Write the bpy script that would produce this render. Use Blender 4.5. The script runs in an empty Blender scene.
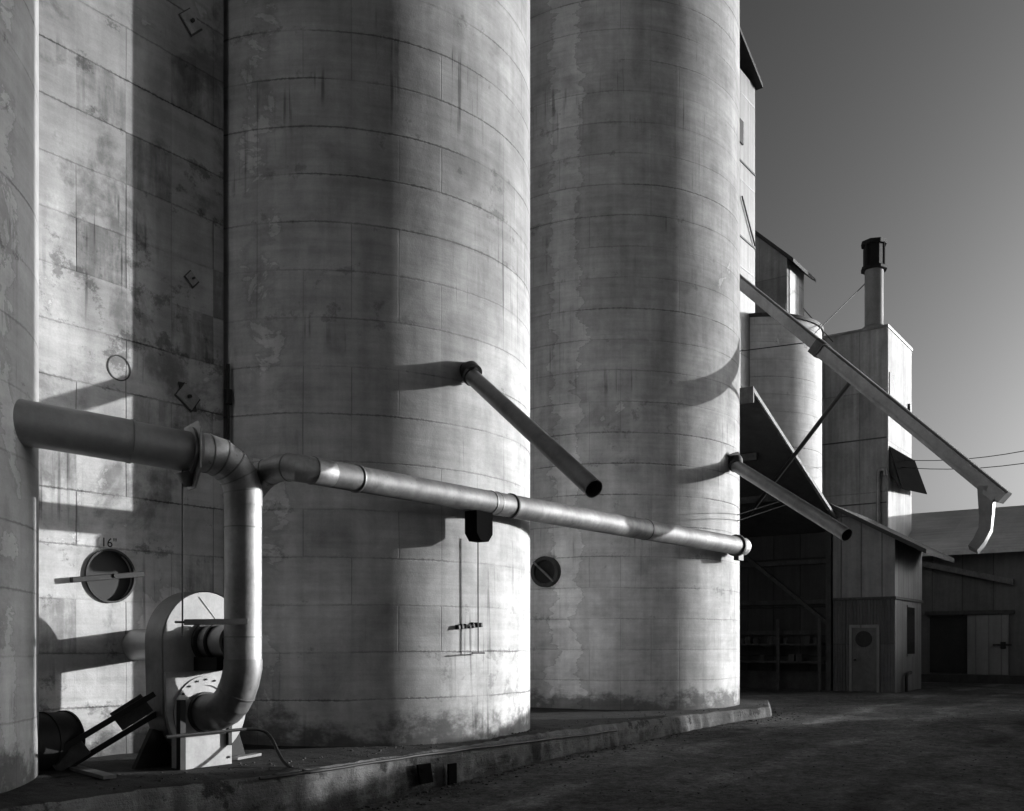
import bpy, bmesh, math, random
from mathutils import Vector, Matrix, noise as mnoise
random.seed(7)
pi = math.pi
S = bpy.context.scene
COL = S.collection

# ------------------------------------------------------------------ site frame
# u runs along the row of silos (away from the camera), n points from the row into the yard,
# h is height relative to the eye; the world origin lies 2 m under the eye.
F = 961.2; PX = 512.0; HZ = 643.9; Z0 = 2.0
A = 0.625; SP = 8.189; R = 2.885
C2 = Vector((-2.601, 15.126))
D = Vector((math.sin(A), math.cos(A))); N = Vector((math.cos(A), -math.sin(A)))
CU, CN = -C2.dot(D), -C2.dot(N)
SUN_AZ, SUN_EL = 33.0, 6.5

def W(p):
    u, n, h = p
    q = C2 + D*u + N*n
    return Vector((q.x, q.y, h + Z0))
DU = Vector((D.x, D.y, 0)); DN = Vector((N.x, N.y, 0)); UP = Vector((0, 0, 1))
def ray(x, y):
    v = Vector(((x - PX)/F, 1.0))
    return (v.dot(D), v.dot(N), (HZ - y)/F)
def on_n(x, y, n):
    w = ray(x, y); t = (n - CN)/w[1]; return (CU + t*w[0], n, t*w[2])
def on_u(x, y, u):
    w = ray(x, y); t = (u - CU)/w[0]; return (u, CN + t*w[1], t*w[2])
def on_h(x, y, h):
    w = ray(x, y); t = h/w[2]; return (CU + t*w[0], CN + t*w[1], h)
def on_t(x, y, t):
    w = ray(x, y); return (CU + t*w[0], CN + t*w[1], t*w[2])
def on_silo(x, y, k, r=R):
    w = ray(x, y); ou, on = CU - k*SP, CN
    a = w[0]**2 + w[1]**2; b = 2*(ou*w[0] + on*w[1]); c = ou*ou + on*on - r*r
    t = (-b - math.sqrt(max(b*b - 4*a*c, 0)))/(2*a)
    return (CU + t*w[0], CN + t*w[1], t*w[2])
def mix3(a, b, f): return tuple(a[i] + (b[i] - a[i])*f for i in range(3))

# ------------------------------------------------------------------ materials
class NT:
    def __init__(s, name):
        s.m = bpy.data.materials.new(name); s.m.use_nodes = True
        s.t = s.m.node_tree; s.t.nodes.clear()
        s.out = s.t.nodes.new('ShaderNodeOutputMaterial')
        s.b = s.t.nodes.new('ShaderNodeBsdfPrincipled')
        s.t.links.new(s.b.outputs[0], s.out.inputs[0])
    def new(s, typ, **kw):
        n = s.t.nodes.new(typ)
        for k, v in kw.items(): setattr(n, k, v)
        return n
    def put(s, sock, v):
        if v is None: return
        if hasattr(v, 'is_linked') or hasattr(v, 'links'): s.t.links.new(v, sock)
        else: sock.default_value = v
    def math(s, op, a, b=None, c=None, clamp=False):
        n = s.new('ShaderNodeMath', operation=op, use_clamp=clamp)
        s.put(n.inputs[0], a)
        if b is not None: s.put(n.inputs[1], b)
        if c is not None: s.put(n.inputs[2], c)
        return n.outputs[0]
    def mr(s, v, a, b, c=0.0, d=1.0, smooth=True):
        n = s.new('ShaderNodeMapRange', interpolation_type='SMOOTHSTEP' if smooth else 'LINEAR')
        s.put(n.inputs[0], v)
        for i, q in enumerate((a, b, c, d)): s.put(n.inputs[i+1], q)
        return n.outputs[0]
    def comb(s, x, y, z=0.0):
        n = s.new('ShaderNodeCombineXYZ')
        for i, q in enumerate((x, y, z)): s.put(n.inputs[i], q)
        return n.outputs[0]
    def sep(s, v):
        n = s.new('ShaderNodeSeparateXYZ'); s.put(n.inputs[0], v); return n.outputs
    def noise(s, vec, scale, detail=4.0, rough=0.55, dist=0.0):
        n = s.new('ShaderNodeTexNoise'); s.put(n.inputs['Vector'], vec)
        n.inputs['Scale'].default_value = scale; n.inputs['Detail'].default_value = detail
        n.inputs['Roughness'].default_value = rough; n.inputs['Distortion'].default_value = dist
        return n.outputs[0]
    def white(s, vec):
        n = s.new('ShaderNodeTexWhiteNoise', noise_dimensions='3D'); s.put(n.inputs[0], vec); return n.outputs[0]
    def vscale(s, v, xyz):
        n = s.new('ShaderNodeVectorMath', operation='MULTIPLY'); s.put(n.inputs[0], v); n.inputs[1].default_value = xyz
        return n.outputs[0]
    def vadd(s, v, xyz):
        n = s.new('ShaderNodeVectorMath', operation='ADD'); s.put(n.inputs[0], v); n.inputs[1].default_value = xyz
        return n.outputs[0]
    def lerp(s, a, b, f):
        n = s.new('ShaderNodeMix', data_type='FLOAT'); s.put(n.inputs[0], f); s.put(n.inputs[2], a); s.put(n.inputs[3], b)
        return n.outputs[0]
    def color(s, v):
        s.put(s.b.inputs['Base Color'], s.comb(v, v, v))
    def bump(s, hgt, strength=0.4, dist=0.01):
        n = s.new('ShaderNodeBump'); n.inputs['Strength'].default_value = strength; n.inputs['Distance'].default_value = dist
        s.put(n.inputs['Height'], hgt); s.t.links.new(n.outputs[0], s.b.inputs['Normal'])
    def uv(s): return s.new('ShaderNodeTexCoord').outputs['UV']
    def obj(s): return s.new('ShaderNodeTexCoord').outputs['Object']
    def pos(s): return s.new('ShaderNodeNewGeometry').outputs['Position']
    def fin(s, rough=0.85, metal=0.0, spec=0.3):
        s.put(s.b.inputs['Roughness'], rough); s.put(s.b.inputs['Metallic'], metal)
        s.b.inputs['Specular IOR Level'].default_value = spec
        return s.m

def concrete(name, base=0.5, seed=0.0, v0=0.0, panel=0.08, dirt=0.45, vjoint=0.35, hjoint=1.0, peel=None, spots=0.0, pit=0.5, course=0.61, runs=0.55, flake=0.16, scabc=.2, darkened=0.0, pitlow=0.0, blocks=0.0, bmp=(.55, .012)):
    m = NT(name); uv0 = m.uv()
    uv = m.vadd(uv0, (0.0, -v0, seed*7.3))
    x, y, z = m.sep(uv)
    # irregular casting joints
    wob = m.noise(m.vscale(uv, (0.7, 0.7, 1)), 1.0, 3)
    yw = m.math('ADD', y, m.math('MULTIPLY', m.math('SUBTRACT', wob, 0.5), 0.06))
    fr = m.math('SUBTRACT', m.math('FRACT', m.math('ADD', m.math('DIVIDE', yw, course), 0.5)), 0.5)
    hd = m.math('MULTIPLY', m.math('ABSOLUTE', fr), course)
    edge = m.noise(uv, 26.0, 3, 0.6)
    wid = m.mr(edge, 0.35, 0.75, 0.010, 0.034)
    hl = m.math('SUBTRACT', 1.0, m.mr(hd, 0.0, wid))
    row = m.math('FLOOR', m.math('ADD', m.math('DIVIDE', yw, course), 0.5))
    rowr = m.white(m.comb(row, 3.1 + seed, 0.0))
    brk = m.noise(m.vscale(uv, (0.7, 2.0, 1)), 1.0, 4, 0.6)
    hs = m.math('MULTIPLY', m.mr(brk, 0.36, 0.56, 0.22, 1.0), m.mr(rowr, 0.0, 1.0, 0.45, 1.0))
    hline = m.math('MULTIPLY', m.math('MULTIPLY', hl, hs), hjoint)
    xw = m.math('ADD', x, m.math('MULTIPLY', m.math('SUBTRACT', wob, 0.5), 0.03))
    fx = m.math('SUBTRACT', m.math('FRACT', m.math('ADD', m.math('DIVIDE', xw, course), 0.5)), 0.5)
    vd = m.math('MULTIPLY', m.math('ABSOLUTE', fx), course)
    vl = m.math('SUBTRACT', 1.0, m.mr(vd, 0.0, 0.010))
    colr = m.math('FLOOR', m.math('ADD', m.math('DIVIDE', xw, course), 0.5))
    rowp = m.math('FLOOR', m.math('DIVIDE', yw, course)); colp = m.math('FLOOR', m.math('DIVIDE', xw, course))
    vr = m.white(m.comb(colr, rowp, seed + 1.7))
    vline = m.math('MULTIPLY', m.math('MULTIPLY', vl, m.mr(vr, 0.45, 0.95)), vjoint)
    pr = m.white(m.comb(colp, rowp, seed))
    # tone
    big = m.noise(m.vscale(uv, (0.45, 0.28, 1)), 1.0, 8, 0.62)
    med = m.noise(m.vadd(uv, (11.0, 3.0, 0)), 1.7, 8, 0.68, 0.3)
    stre = m.noise(m.vscale(uv, (5.0, 0.35, 1)), 1.0, 5, 0.6)
    fine = m.noise(uv, 45.0, 4, 0.7)
    tone = m.math('MULTIPLY', m.mr(big, 0.3, 0.7, 1.0 - 0.40*dirt, 1.08, False), m.mr(med, 0.3, 0.72, 1.0 - 0.45*dirt, 1.06, False))
    tone = m.math('MULTIPLY', tone, m.mr(stre, 0.3, 0.7, 1.0 - 0.22*dirt, 1.04, False))
    brd = m.noise(m.vscale(uv, (.55, 9.0, 1)), 1.0, 5, .65)
    tone = m.math('MULTIPLY', tone, m.mr(brd, .3, .7, 1.0 - .20*dirt, 1.05, False))
    tone = m.math('MULTIPLY', tone, m.mr(fine, 0.3, 0.7, 0.93, 1.05, False))
    tone = m.math('MULTIPLY', tone, m.mr(pr, 0.0, 1.0, 1.0 - panel, 1.0 + panel, False))
    if blocks:   # single blocks that have blackened with mould
        bn = m.math('ADD', m.math('MULTIPLY', m.noise(m.vscale(uv, (2.2, 1.6, 1)), 1.0, 7, .7, .4), .55), m.math('MULTIPLY', m.noise(m.vscale(m.vadd(uv, (2, 2, 2)), (9.0, .9, 1)), 1.0, 5, .65), .45))
        bk = m.math('MULTIPLY', m.mr(pr, .70, .80), m.mr(bn, .36, .58))
        tone = m.math('MULTIPLY', tone, m.math('SUBTRACT', 1.0, m.math('MULTIPLY', bk, blocks)))
    # rain streaks running down from the joints
    run = m.noise(m.vscale(m.vadd(uv, (4.0, 0, 2.0)), (14.0, 0.55, 1)), 1.0, 3, 0.5)
    rgate = m.noise(m.vadd(uv, (31.0, 5.0, 0)), 0.55, 3, 0.6)
    rr = m.math('MULTIPLY', m.mr(run, 0.56, 0.70), m.mr(rgate, 0.52, 0.66))
    tone = m.math('MULTIPLY', tone, m.math('SUBTRACT', 1.0, m.math('MULTIPLY', rr, runs*0.6)))
    # flaking wash: hard edged pale and dark scabs
    fl = m.noise(m.vadd(uv, (2.0, 17.0, 0)), 1.25, 9, 0.68, 0.6)
    gate = m.math('SUBTRACT', m.noise(m.vadd(uv, (9.0, 1.0, 4)), 0.45, 3, 0.5), flake)
    if peel:
        pk = None; pwob = m.math('MULTIPLY', m.math('SUBTRACT', m.noise(m.vscale(m.vadd(uv, (3.0, 6.0, 0)), (.6, 2.0, 1)), 1.0, 6, .65), .5), 1.2)
        for c, w, st in peel:
            e = m.math('MULTIPLY', m.math('SUBTRACT', 1.0, m.mr(m.math('ABSOLUTE', m.math('SUBTRACT', m.math('ADD', x, pwob), c)), w*0.3, w)), st)
            pk = e if pk is None else m.math('MAXIMUM', pk, e)
        gate = m.math('MAXIMUM', m.math('MULTIPLY', gate, 0.8), m.math('MULTIPLY', pk, 0.72))
    fv = m.math('ADD', fl, m.math('MULTIPLY', m.math('SUBTRACT', gate, 0.5), 0.9))
    scab = m.mr(fv, 0.60, 0.615); under = m.mr(fv, 0.50, 0.60)
    tone = m.math('MULTIPLY', tone, m.math('SUBTRACT', 1.0, m.math('MULTIPLY', m.math('MULTIPLY', under, m.math('SUBTRACT', 1.0, scab)), 0.16)))
    tone = m.math('MULTIPLY', tone, m.math('ADD', 1.0, m.math('MULTIPLY', scab, scabc)))
    # splash dirt with a ragged upper edge
    yb = m.sep(uv0)[1]
    sp = m.math('ADD', m.math('MULTIPLY', yb, -1.15), m.math('MULTIPLY', m.noise(m.vscale(uv, (2.0, 2.6, 1)), 1.0, 8, 0.7), 1.9))
    spl = m.mr(sp, 0.40, 0.85)
    tone = m.math('MULTIPLY', tone, m.math('SUBTRACT', 1.0, m.math('MULTIPLY', spl, 0.68)))
    # dark soot / mould spots
    pn = m.noise(m.vadd(uv, (5.0, 8.0, 1)), 3.2, 9, 0.75)
    nearj = m.mr(hd, 0.0, 0.16, 1.0, 0.0)
    pv = m.math('ADD', pn, m.math('ADD', m.math('MULTIPLY', nearj, 0.07), m.math('MULTIPLY', m.math('SUBTRACT', m.noise(uv, 0.6, 3), 0.5), 0.5)))
    pits = m.math('MULTIPLY', m.mr(pv, 0.66 - pitlow, 0.73 - pitlow*.6), pit)
    tone = m.math('MULTIPLY', tone, m.math('SUBTRACT', 1.0, m.math('MULTIPLY', pits, 0.65)))
    if spots:
        sn = m.noise(m.vscale(m.vadd(uv, (1.5, 2.5, 3)), (0.9, 0.75, 1)), 1.0, 7, 0.66, 0.4)
        tone = m.math('MULTIPLY', tone, m.math('SUBTRACT', 1.0, m.math('MULTIPLY', m.mr(sn, 0.53, 0.64), spots)))
    if darkened:   # painted darkening that grows towards the top, ragged with streaks
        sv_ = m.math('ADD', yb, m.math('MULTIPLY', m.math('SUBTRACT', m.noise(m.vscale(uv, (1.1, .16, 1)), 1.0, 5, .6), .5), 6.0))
        tone = m.math('MULTIPLY', tone, m.math('SUBTRACT', 1.0, m.math('MULTIPLY', m.mr(sv_, 2.2, 8.6), darkened)))
    lines = m.math('MAXIMUM', hline, vline)
    tone = m.math('MULTIPLY', tone, m.math('SUBTRACT', 1.0, m.math('MULTIPLY', lines, 0.85)))
    m.color(m.math('MULTIPLY', tone, base))
    hg = m.math('ADD', m.math('MULTIPLY', lines, -1.0), m.math('ADD', m.math('MULTIPLY', scab, -0.35), m.math('ADD', m.math('MULTIPLY', fine, 0.25), m.math('ADD', m.math('MULTIPLY', brd, .5), m.math('MULTIPLY', med, 1.2)))))
    m.bump(hg, *bmp)
    return m.fin(0.9, 0, 0.2)

def metal(name, base, rough, metallic=0.85, seed=0.0, mott=0.25, spang=0.0):
    m = NT(name); o = m.vadd(m.pos(), (seed, seed*2, 0))
    a = m.noise(o, 2.2, 6, 0.65); b = m.noise(o, 14.0, 5, 0.7); c = m.noise(m.vscale(o, (9, 9, 1.2)), 1.0, 4, 0.6)
    t = m.math('MULTIPLY', m.mr(a, 0.3, 0.7, 1 - mott, 1.06, False), m.mr(b, 0.3, 0.72, 1 - mott*0.6, 1.05, False))
    t = m.math('MULTIPLY', t, m.mr(c, 0.3, 0.7, 1 - mott*0.4, 1.03, False))
    sc = m.mr(m.noise(o, 6.0, 8, 0.75), 0.62, 0.70)
    t = m.math('MULTIPLY', t, m.math('SUBTRACT', 1.0, m.math('MULTIPLY', sc, mott)))
    m.color(m.math('MULTIPLY', t, base))
    r = m.math('ADD', m.mr(b, 0.3, 0.7, rough - 0.06, rough + 0.08, False), m.math('MULTIPLY', sc, 0.12))
    m.bump(m.math('ADD', m.math('MULTIPLY', b, 0.5), a), 0.3, 0.012)
    m.put(m.b.inputs['Roughness'], r); m.put(m.b.inputs['Metallic'], metallic); m.b.inputs['Specular IOR Level'].default_value = 0.4
    return m.m

def plain(name, base, rough=0.8, var=0.25, scale=3.0, metallic=0.0, bump=0.15):
    m = NT(name); o = m.pos()
    a = m.noise(o, scale, 7, 0.65); b = m.noise(o, scale*9, 4, 0.7); c = m.noise(m.vscale(o, (3, 3, 0.4)), scale*0.7, 5, 0.6)
    t = m.math('MULTIPLY', m.mr(a, 0.3, 0.7, 1 - var, 1 + var*0.4, False), m.mr(b, 0.3, 0.7, 1 - var*0.5, 1 + var*0.3, False))
    t = m.math('MULTIPLY', t, m.mr(c, 0.3, 0.7, 1 - var*0.6, 1.05, False))
    m.color(m.math('MULTIPLY', t, base)); m.bump(m.math('ADD', a, m.math('MULTIPLY', b, 0.4)), bump, 0.01)
    return m.fin(rough, metallic, 0.3)

def sheeting(name, base, pitch=0.9, seam=0.5, rib=0.0, ribp=0.08, var=0.25, course=2.4, rough=0.6, seed=0.0, metallic=0.25):
    # UV (metres along the wall, height): sheet laps, rust streaks and per-sheet tone
    m = NT(name); uv = m.vadd(m.uv(), (0, 0, seed)); x, y, z = m.sep(uv)
    k = m.math('FLOOR', m.math('DIVIDE', x, pitch)); j = m.math('FLOOR', m.math('DIVIDE', y, course))
    pr = m.white(m.comb(k, j, seed + .3))
    fx = m.math('MULTIPLY', m.math('ABSOLUTE', m.math('SUBTRACT', m.math('FRACT', m.math('ADD', m.math('DIVIDE', x, pitch), .5)), .5)), pitch)
    fy = m.math('MULTIPLY', m.math('ABSOLUTE', m.math('SUBTRACT', m.math('FRACT', m.math('ADD', m.math('DIVIDE', y, course), .5)), .5)), course)
    ln = m.math('MAXIMUM', m.math('SUBTRACT', 1.0, m.mr(fx, .0, .03)), m.math('SUBTRACT', 1.0, m.mr(fy, .0, .035)))
    st = m.noise(m.vscale(uv, (4.5, .3, 1)), 1.0, 5, .65); a = m.noise(uv, .8, 7, .65); b = m.noise(uv, 9.0, 4, .7)
    t = m.math('MULTIPLY', m.mr(pr, 0, 1, 1 - var*.6, 1 + var*.3, False), m.mr(st, .3, .7, 1 - var, 1.08, False))
    t = m.math('MULTIPLY', t, m.math('MULTIPLY', m.mr(a, .3, .7, 1 - var, 1.08, False), m.mr(b, .3, .7, 1 - var*.4, 1.04, False)))
    t = m.math('MULTIPLY', t, m.math('SUBTRACT', 1.0, m.math('MULTIPLY', ln, seam)))
    hg = m.math('MULTIPLY', ln, -1.0)
    if rib:
        rb = m.math('SINE', m.math('MULTIPLY', x, 2*pi/ribp)); hg = m.math('ADD', hg, m.math('MULTIPLY', rb, rib))
        t = m.math('MULTIPLY', t, m.mr(rb, -1, 1, .93, 1.03, False))
    m.color(m.math('MULTIPLY', t, base)); m.bump(hg, .5, .02)
    return m.fin(rough, metallic, .3)

def ground_mat():
    m = NT('worn_asphalt'); o = m.pos()
    a = m.noise(m.vscale(o, (.35, .35, 1)), 1.0, 6, .6); b = m.noise(o, 2.2, 8, .7, .3); c = m.noise(o, 38.0, 4, .75); d = m.noise(o, 110.0, 2, .7)
    t = m.math('MULTIPLY', m.mr(a, .35, .68, .55, 1.35, False), m.mr(b, .3, .7, .6, 1.3, False))
    t = m.math('MULTIPLY', t, m.mr(c, .32, .7, .6, 1.35, False))
    dust = m.mr(m.noise(m.vscale(m.vadd(o, (7, 3, 0)), (.5, .22, 1)), 1.0, 7, .65), .52, .68)
    t = m.math('ADD', t, m.math('MULTIPLY', dust, .55))
    st = m.mr(d, .63, .72); t = m.math('ADD', t, m.math('MULTIPLY', st, 1.1))
    e = m.noise(m.vadd(o, (3, 9, 1)), 9.0, 6, .75, .5); t = m.math('MULTIPLY', t, m.mr(e, .33, .68, .45, 1.5, False))
    ck = m.math('ABSOLUTE', m.math('SUBTRACT', m.noise(m.vadd(o, (1, 2, 5)), .8, 5, .65), .5)); t = m.math('MULTIPLY', t, m.mr(ck, .0, .006, .45, 1.0))
    gx, gy, gz = m.sep(o)
    nn_ = m.math('SUBTRACT', m.math('MULTIPLY', gx, N.x), m.math('MULTIPLY', gy, -N.y)); nn_ = m.math('SUBTRACT', nn_, C2.dot(N))
    uu_ = m.math('ADD', m.math('MULTIPLY', gx, D.x), m.math('MULTIPLY', gy, D.y))
    sw = m.math('ADD', nn_, m.math('MULTIPLY', m.math('SUBTRACT', m.noise(m.comb(m.math('MULTIPLY', uu_, .12), 0.0, 0.0), 1.0, 2), .5), 2.6))
    for tr in (4.6, 6.3, 8.1, 9.9):
        tk = m.math('SUBTRACT', 1.0, m.mr(m.math('ABSOLUTE', m.math('SUBTRACT', sw, tr)), .08, .34))
        tk = m.math('MULTIPLY', tk, m.mr(m.noise(m.vscale(o, (.7, .7, 1)), 1.0, 4, .6), .38, .62, .15, 1.0))
        t = m.math('MULTIPLY', t, m.math('ADD', 1.0, m.math('MULTIPLY', tk, .75 if tr in (4.6, 6.3) else -.45)))
    m.color(m.math('MULTIPLY', t, .095))
    m.bump(m.math('ADD', m.math('MULTIPLY', b, 2.2), m.math('ADD', c, m.math('MULTIPLY', d, .5))), .45, .02)
    return m.fin(1.0, 0, .04)

M = {}
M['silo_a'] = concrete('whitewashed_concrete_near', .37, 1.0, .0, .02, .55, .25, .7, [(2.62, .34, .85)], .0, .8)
M['silo_b'] = concrete('whitewashed_concrete_middle', .80, 2.0, .0, .06, .85, .50, .8, [(7.86, .5, .80), (4.2, .6, .55)], .0, .45, runs=.9, scabc=.2, darkened=.46)
M['silo_c'] = concrete('whitewashed_concrete_far', .80, 3.0, .0, .05, .85, .42, .8, [(8.42, .55, 1.10)], .0, .45, runs=.9, scabc=.26, darkened=.42)
M['wall'] = concrete('stained_block_concrete', .74, 4.0, .0, .09, .8, .95, 1.0, None, .45, .75, flake=.08, pitlow=.06, blocks=.5, darkened=.5, runs=1.1)
M['weathered'] = plain('weathered_white_board', .30, .8, .4, 3.0)
M['stackm'] = plain('grey_stack_sheet', .30, .75, .25, 2.0)
M['darkened'] = plain('matt_black', .008, 1.0, .2)  # near-black without gloss: shade put into the colour of awning and gaps
M['darkened'].node_tree.nodes['Principled BSDF'].inputs['Specular IOR Level'].default_value = .0
M['slabplate'] = plain('pale_steel_plate', .30, .8, .3, 5.0)
M['apron'] = concrete('dirty_slab_concrete', .20, 5.0, .0, .02, 1.0, .0, .0, None, .4, 1.2, pitlow=.08, bmp=(1.0, .05))
M['bin'] = concrete('pale_bin_concrete', .75, 6.0, .0, .04, .6, .3, .9, None, .0, .7)
M['galv'] = metal('galvanised_steel', .42, .58, .75, 0, .42)
M['galv_long'] = metal('worn_galvanised_pipe', .27, .66, .75, 2, .55)
M['galv_dark'] = metal('weathered_galvanised_steel', .28, .58, .75, 3, .4)
M['galv_old'] = metal('dull_old_steel', .27, .5, .75, 5, .4)
M['spout'] = metal('dull_grey_spout_steel', .25, .5, .7, 8, .35)
M['greypaint'] = metal('dark_grey_painted_steel', .36, .45, .4, 9, .2)
M['white'] = plain('worn_white_paint', .42, .6, .22, 4.0)
M['iron'] = plain('black_iron', .02, .6, .3, 6.0, .2)
M['iron2'] = plain('rusted_dark_steel', .07, .7, .4, 6.0, .2)
M['wood'] = plain('grey_weathered_timber', .16, .85, .35, 5.0)
M['rubber'] = plain('black_rubber', .012, .6, .2, 8.0)
M['roof'] = plain('dark_roofing', .05, .8, .3, 2.0)
M['wire'] = plain('dark_wire', .03, .6, .1)
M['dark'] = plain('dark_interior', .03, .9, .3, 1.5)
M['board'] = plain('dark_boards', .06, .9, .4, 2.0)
M['glass'] = plain('dark_window_glass', .02, .12, .1)
M['paintmark'] = plain('black_stencil_paint', .03, .8, .2, 20.0)
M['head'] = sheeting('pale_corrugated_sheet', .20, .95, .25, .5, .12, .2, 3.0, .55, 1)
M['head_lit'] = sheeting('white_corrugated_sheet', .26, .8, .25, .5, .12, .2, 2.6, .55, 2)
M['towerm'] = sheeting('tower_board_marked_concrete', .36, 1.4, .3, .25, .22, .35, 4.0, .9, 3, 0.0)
M['tower_lit'] = sheeting('tower_sunlit_tone', .56, .7, .25, .3, .12, .3, 5.0, .8, 13, 0.0)  # paler than the tower's concrete: sunlight put into the colour
M['shackm'] = sheeting('grey_metal_panels', .2, .62, .5, .0, .1, .3, 6.0, .6, 4)
M['corr'] = sheeting('galvanised_corrugated_sheet', .16, .9, .2, .0, .1, .3, 6.0, .55, 5, .5)
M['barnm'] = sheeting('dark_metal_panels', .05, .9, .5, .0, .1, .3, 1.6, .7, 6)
M['shedm'] = sheeting('faded_panel_siding', .15, 1.1, .45, .0, .1, .3, 9.0, .7, 7)
M['shedroof'] = sheeting('faded_sheet_roofing', .55, 50.0, .0, .0, .1, .25, 2.1, .6, 8)
M['shack_door'] = plain('grey_painted_door', .10, .6, .3, 3.0)
M['slide'] = sheeting('pale_ribbed_door_sheet', .24, .45, .35, .0, .1, .2, 9.0, .6, 9)
M['ground'] = ground_mat()
M['stones'] = plain('loose_stones', .10, .95, .6, 9.0)

# ------------------------------------------------------------------ mesh helpers
def bmnew():
    b = bmesh.new(); b.loops.layers.uv.new('UVMap'); return b
def uvbox(bm, faces):
    uvl = bm.loops.layers.uv.active
    for f in faces:
        f.normal_update(); nrm = f.normal
        for l in f.loops:
            co = l.vert.co; uu, vv = co.dot(DU), co.dot(DN)
            if abs(nrm.z) > .8: l[uvl].uv = (uu, vv)
            elif abs(nrm.dot(DU)) > abs(nrm.dot(DN)): l[uvl].uv = (vv, co.z)
            else: l[uvl].uv = (uu, co.z)
def poly(bm, pts, thick=None):
    """polygon of site points; thick = world vector for an extrusion"""
    P = [p if isinstance(p, Vector) else W(p) for p in pts]
    v = [bm.verts.new(p) for p in P]; fs = [bm.faces.new(v)]
    if thick is not None:
        w = [bm.verts.new(p + thick) for p in P]
        fs.append(bm.faces.new(list(reversed(w))))
        for i in range(len(v)):
            j = (i + 1) % len(v)
            fs.append(bm.faces.new((v[j], v[i], w[i], w[j])))
    bmesh.ops.recalc_face_normals(bm, faces=fs) if thick is not None else None
    uvbox(bm, fs); return fs
def box(bm, u0, u1, n0, n1, h0, h1):
    return poly(bm, [(u0, n0, h0), (u1, n0, h0), (u1, n1, h0), (u0, n1, h0)], UP*(h1 - h0))
def frame_of(t, ref=None):
    t = t.normalized(); r = ref or (UP if abs(t.z) < .9 else DU)
    a = t.cross(r).normalized(); b = a.cross(t).normalized(); return a, b
def tube(bm, pts, rad, seg=20, cap=True, square=False):
    P = [p if isinstance(p, Vector) else W(p) for p in pts]; n = len(P)
    rads = rad if isinstance(rad, (list, tuple)) else [rad]*n
    uvl = bm.loops.layers.uv.active; rings = []; T = []
    for i in range(n):
        t = (P[min(i+1, n-1)] - P[max(i-1, 0)])
        if 0 < i < n-1: t = (P[i+1]-P[i]).normalized() + (P[i]-P[i-1]).normalized()
        T.append(t.normalized())
    a, b = frame_of(T[0]); L = 0; Ls = []
    for i in range(n):
        if i:
            L += (P[i]-P[i-1]).length
            a = (a - T[i]*a.dot(T[i])).normalized(); b = a.cross(T[i]).normalized()
        Ls.append(L); m = 1.0
        if 0 < i < n-1:
            c = max(.4, math.sqrt(max(0, (1 + (P[i+1]-P[i]).normalized().dot((P[i]-P[i-1]).normalized()))/2))); 
        ring = []
        for k in range(seg):
            th = 2*pi*(k + (.5 if square else 0))/seg
            ring.append(bm.verts.new(P[i] + (a*math.cos(th) + b*math.sin(th))*rads[i]))
        rings.append(ring)
    fs = []
    for i in range(n-1):
        for k in range(seg):
            j = (k+1) % seg
            f = bm.faces.new((rings[i][k], rings[i][j], rings[i+1][j], rings[i+1][k])); fs.append(f)
            for l, (kk, ii) in zip(f.loops, ((k, i), (k+1, i), (k+1, i+1), (k, i+1))): l[uvl].uv = (kk/seg*2*pi*rads[0], Ls[ii])
    if cap:
        fs.append(bm.faces.new(list(reversed(rings[0])))); fs.append(bm.faces.new(rings[-1]))
    bmesh.ops.recalc_face_normals(bm, faces=fs)
    return fs
def hollow(bm, pts, r, wall=.012, seg=24):
    """open ended pipe with visible wall thickness"""
    P = [p if isinstance(p, Vector) else W(p) for p in pts]; t0 = (P[0]-P[1]).normalized(); t1 = (P[-1]-P[-2]).normalized()
    f = tube(bm, P, r, seg, False)
    g = tube(bm, P, r - wall, seg, False)
    bmesh.ops.reverse_faces(bm, faces=g)
    bm.verts.ensure_lookup_table(); n = len(P)*seg; tot = len(bm.verts); o0 = tot - 2*n; i0 = tot - n
    for e in (0, len(P)-1):
        for k in range(seg):
            j = (k+1) % seg; v = bm.verts
            bm.faces.new((v[o0+e*seg+k], v[o0+e*seg+j], v[i0+e*seg+j], v[i0+e*seg+k]))
def ringband(bm, p, axis, r0, r1, length, seg=28):
    """flat ring (collar or flange) centred at p"""
    p = p if isinstance(p, Vector) else W(p); ax = axis.normalized(); a, b = frame_of(ax)
    R4 = []
    for (rr, s) in ((r1, -.5), (r1, .5), (r0, .5), (r0, -.5)):
        R4.append([bm.verts.new(p + ax*(s*length) + (a*math.cos(2*pi*k/seg) + b*math.sin(2*pi*k/seg))*rr) for k in range(seg)])
    fs = []
    for q in range(4):
        A_, B_ = R4[q], R4[(q+1) % 4]
        for k in range(seg):
            j = (k+1) % seg; fs.append(bm.faces.new((A_[k], A_[j], B_[j], B_[k])))
    bmesh.ops.recalc_face_normals(bm, faces=fs); return fs
def disc(bm, p, axis, r, length, seg=28):
    p = p if isinstance(p, Vector) else W(p); ax = axis.normalized()*length*.5
    return tube(bm, [p - ax, p + ax], r, seg, True)
def arc_pts(p0, c, p1, n=8):
    """smooth corner from p0 to p1 with control c (quadratic)"""
    out = []
    for i in range(n+1):
        f = i/n; out.append(tuple((1-f)**2*p0[k] + 2*f*(1-f)*c[k] + f*f*p1[k] for k in range(3)))
    return out
def sag(p, q, s, n=14):
    out = []
    for i in range(n+1):
        f = i/n; a = mix3(p, q, f); out.append((a[0], a[1], a[2] - s*4*f*(1-f)))
    return out

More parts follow.
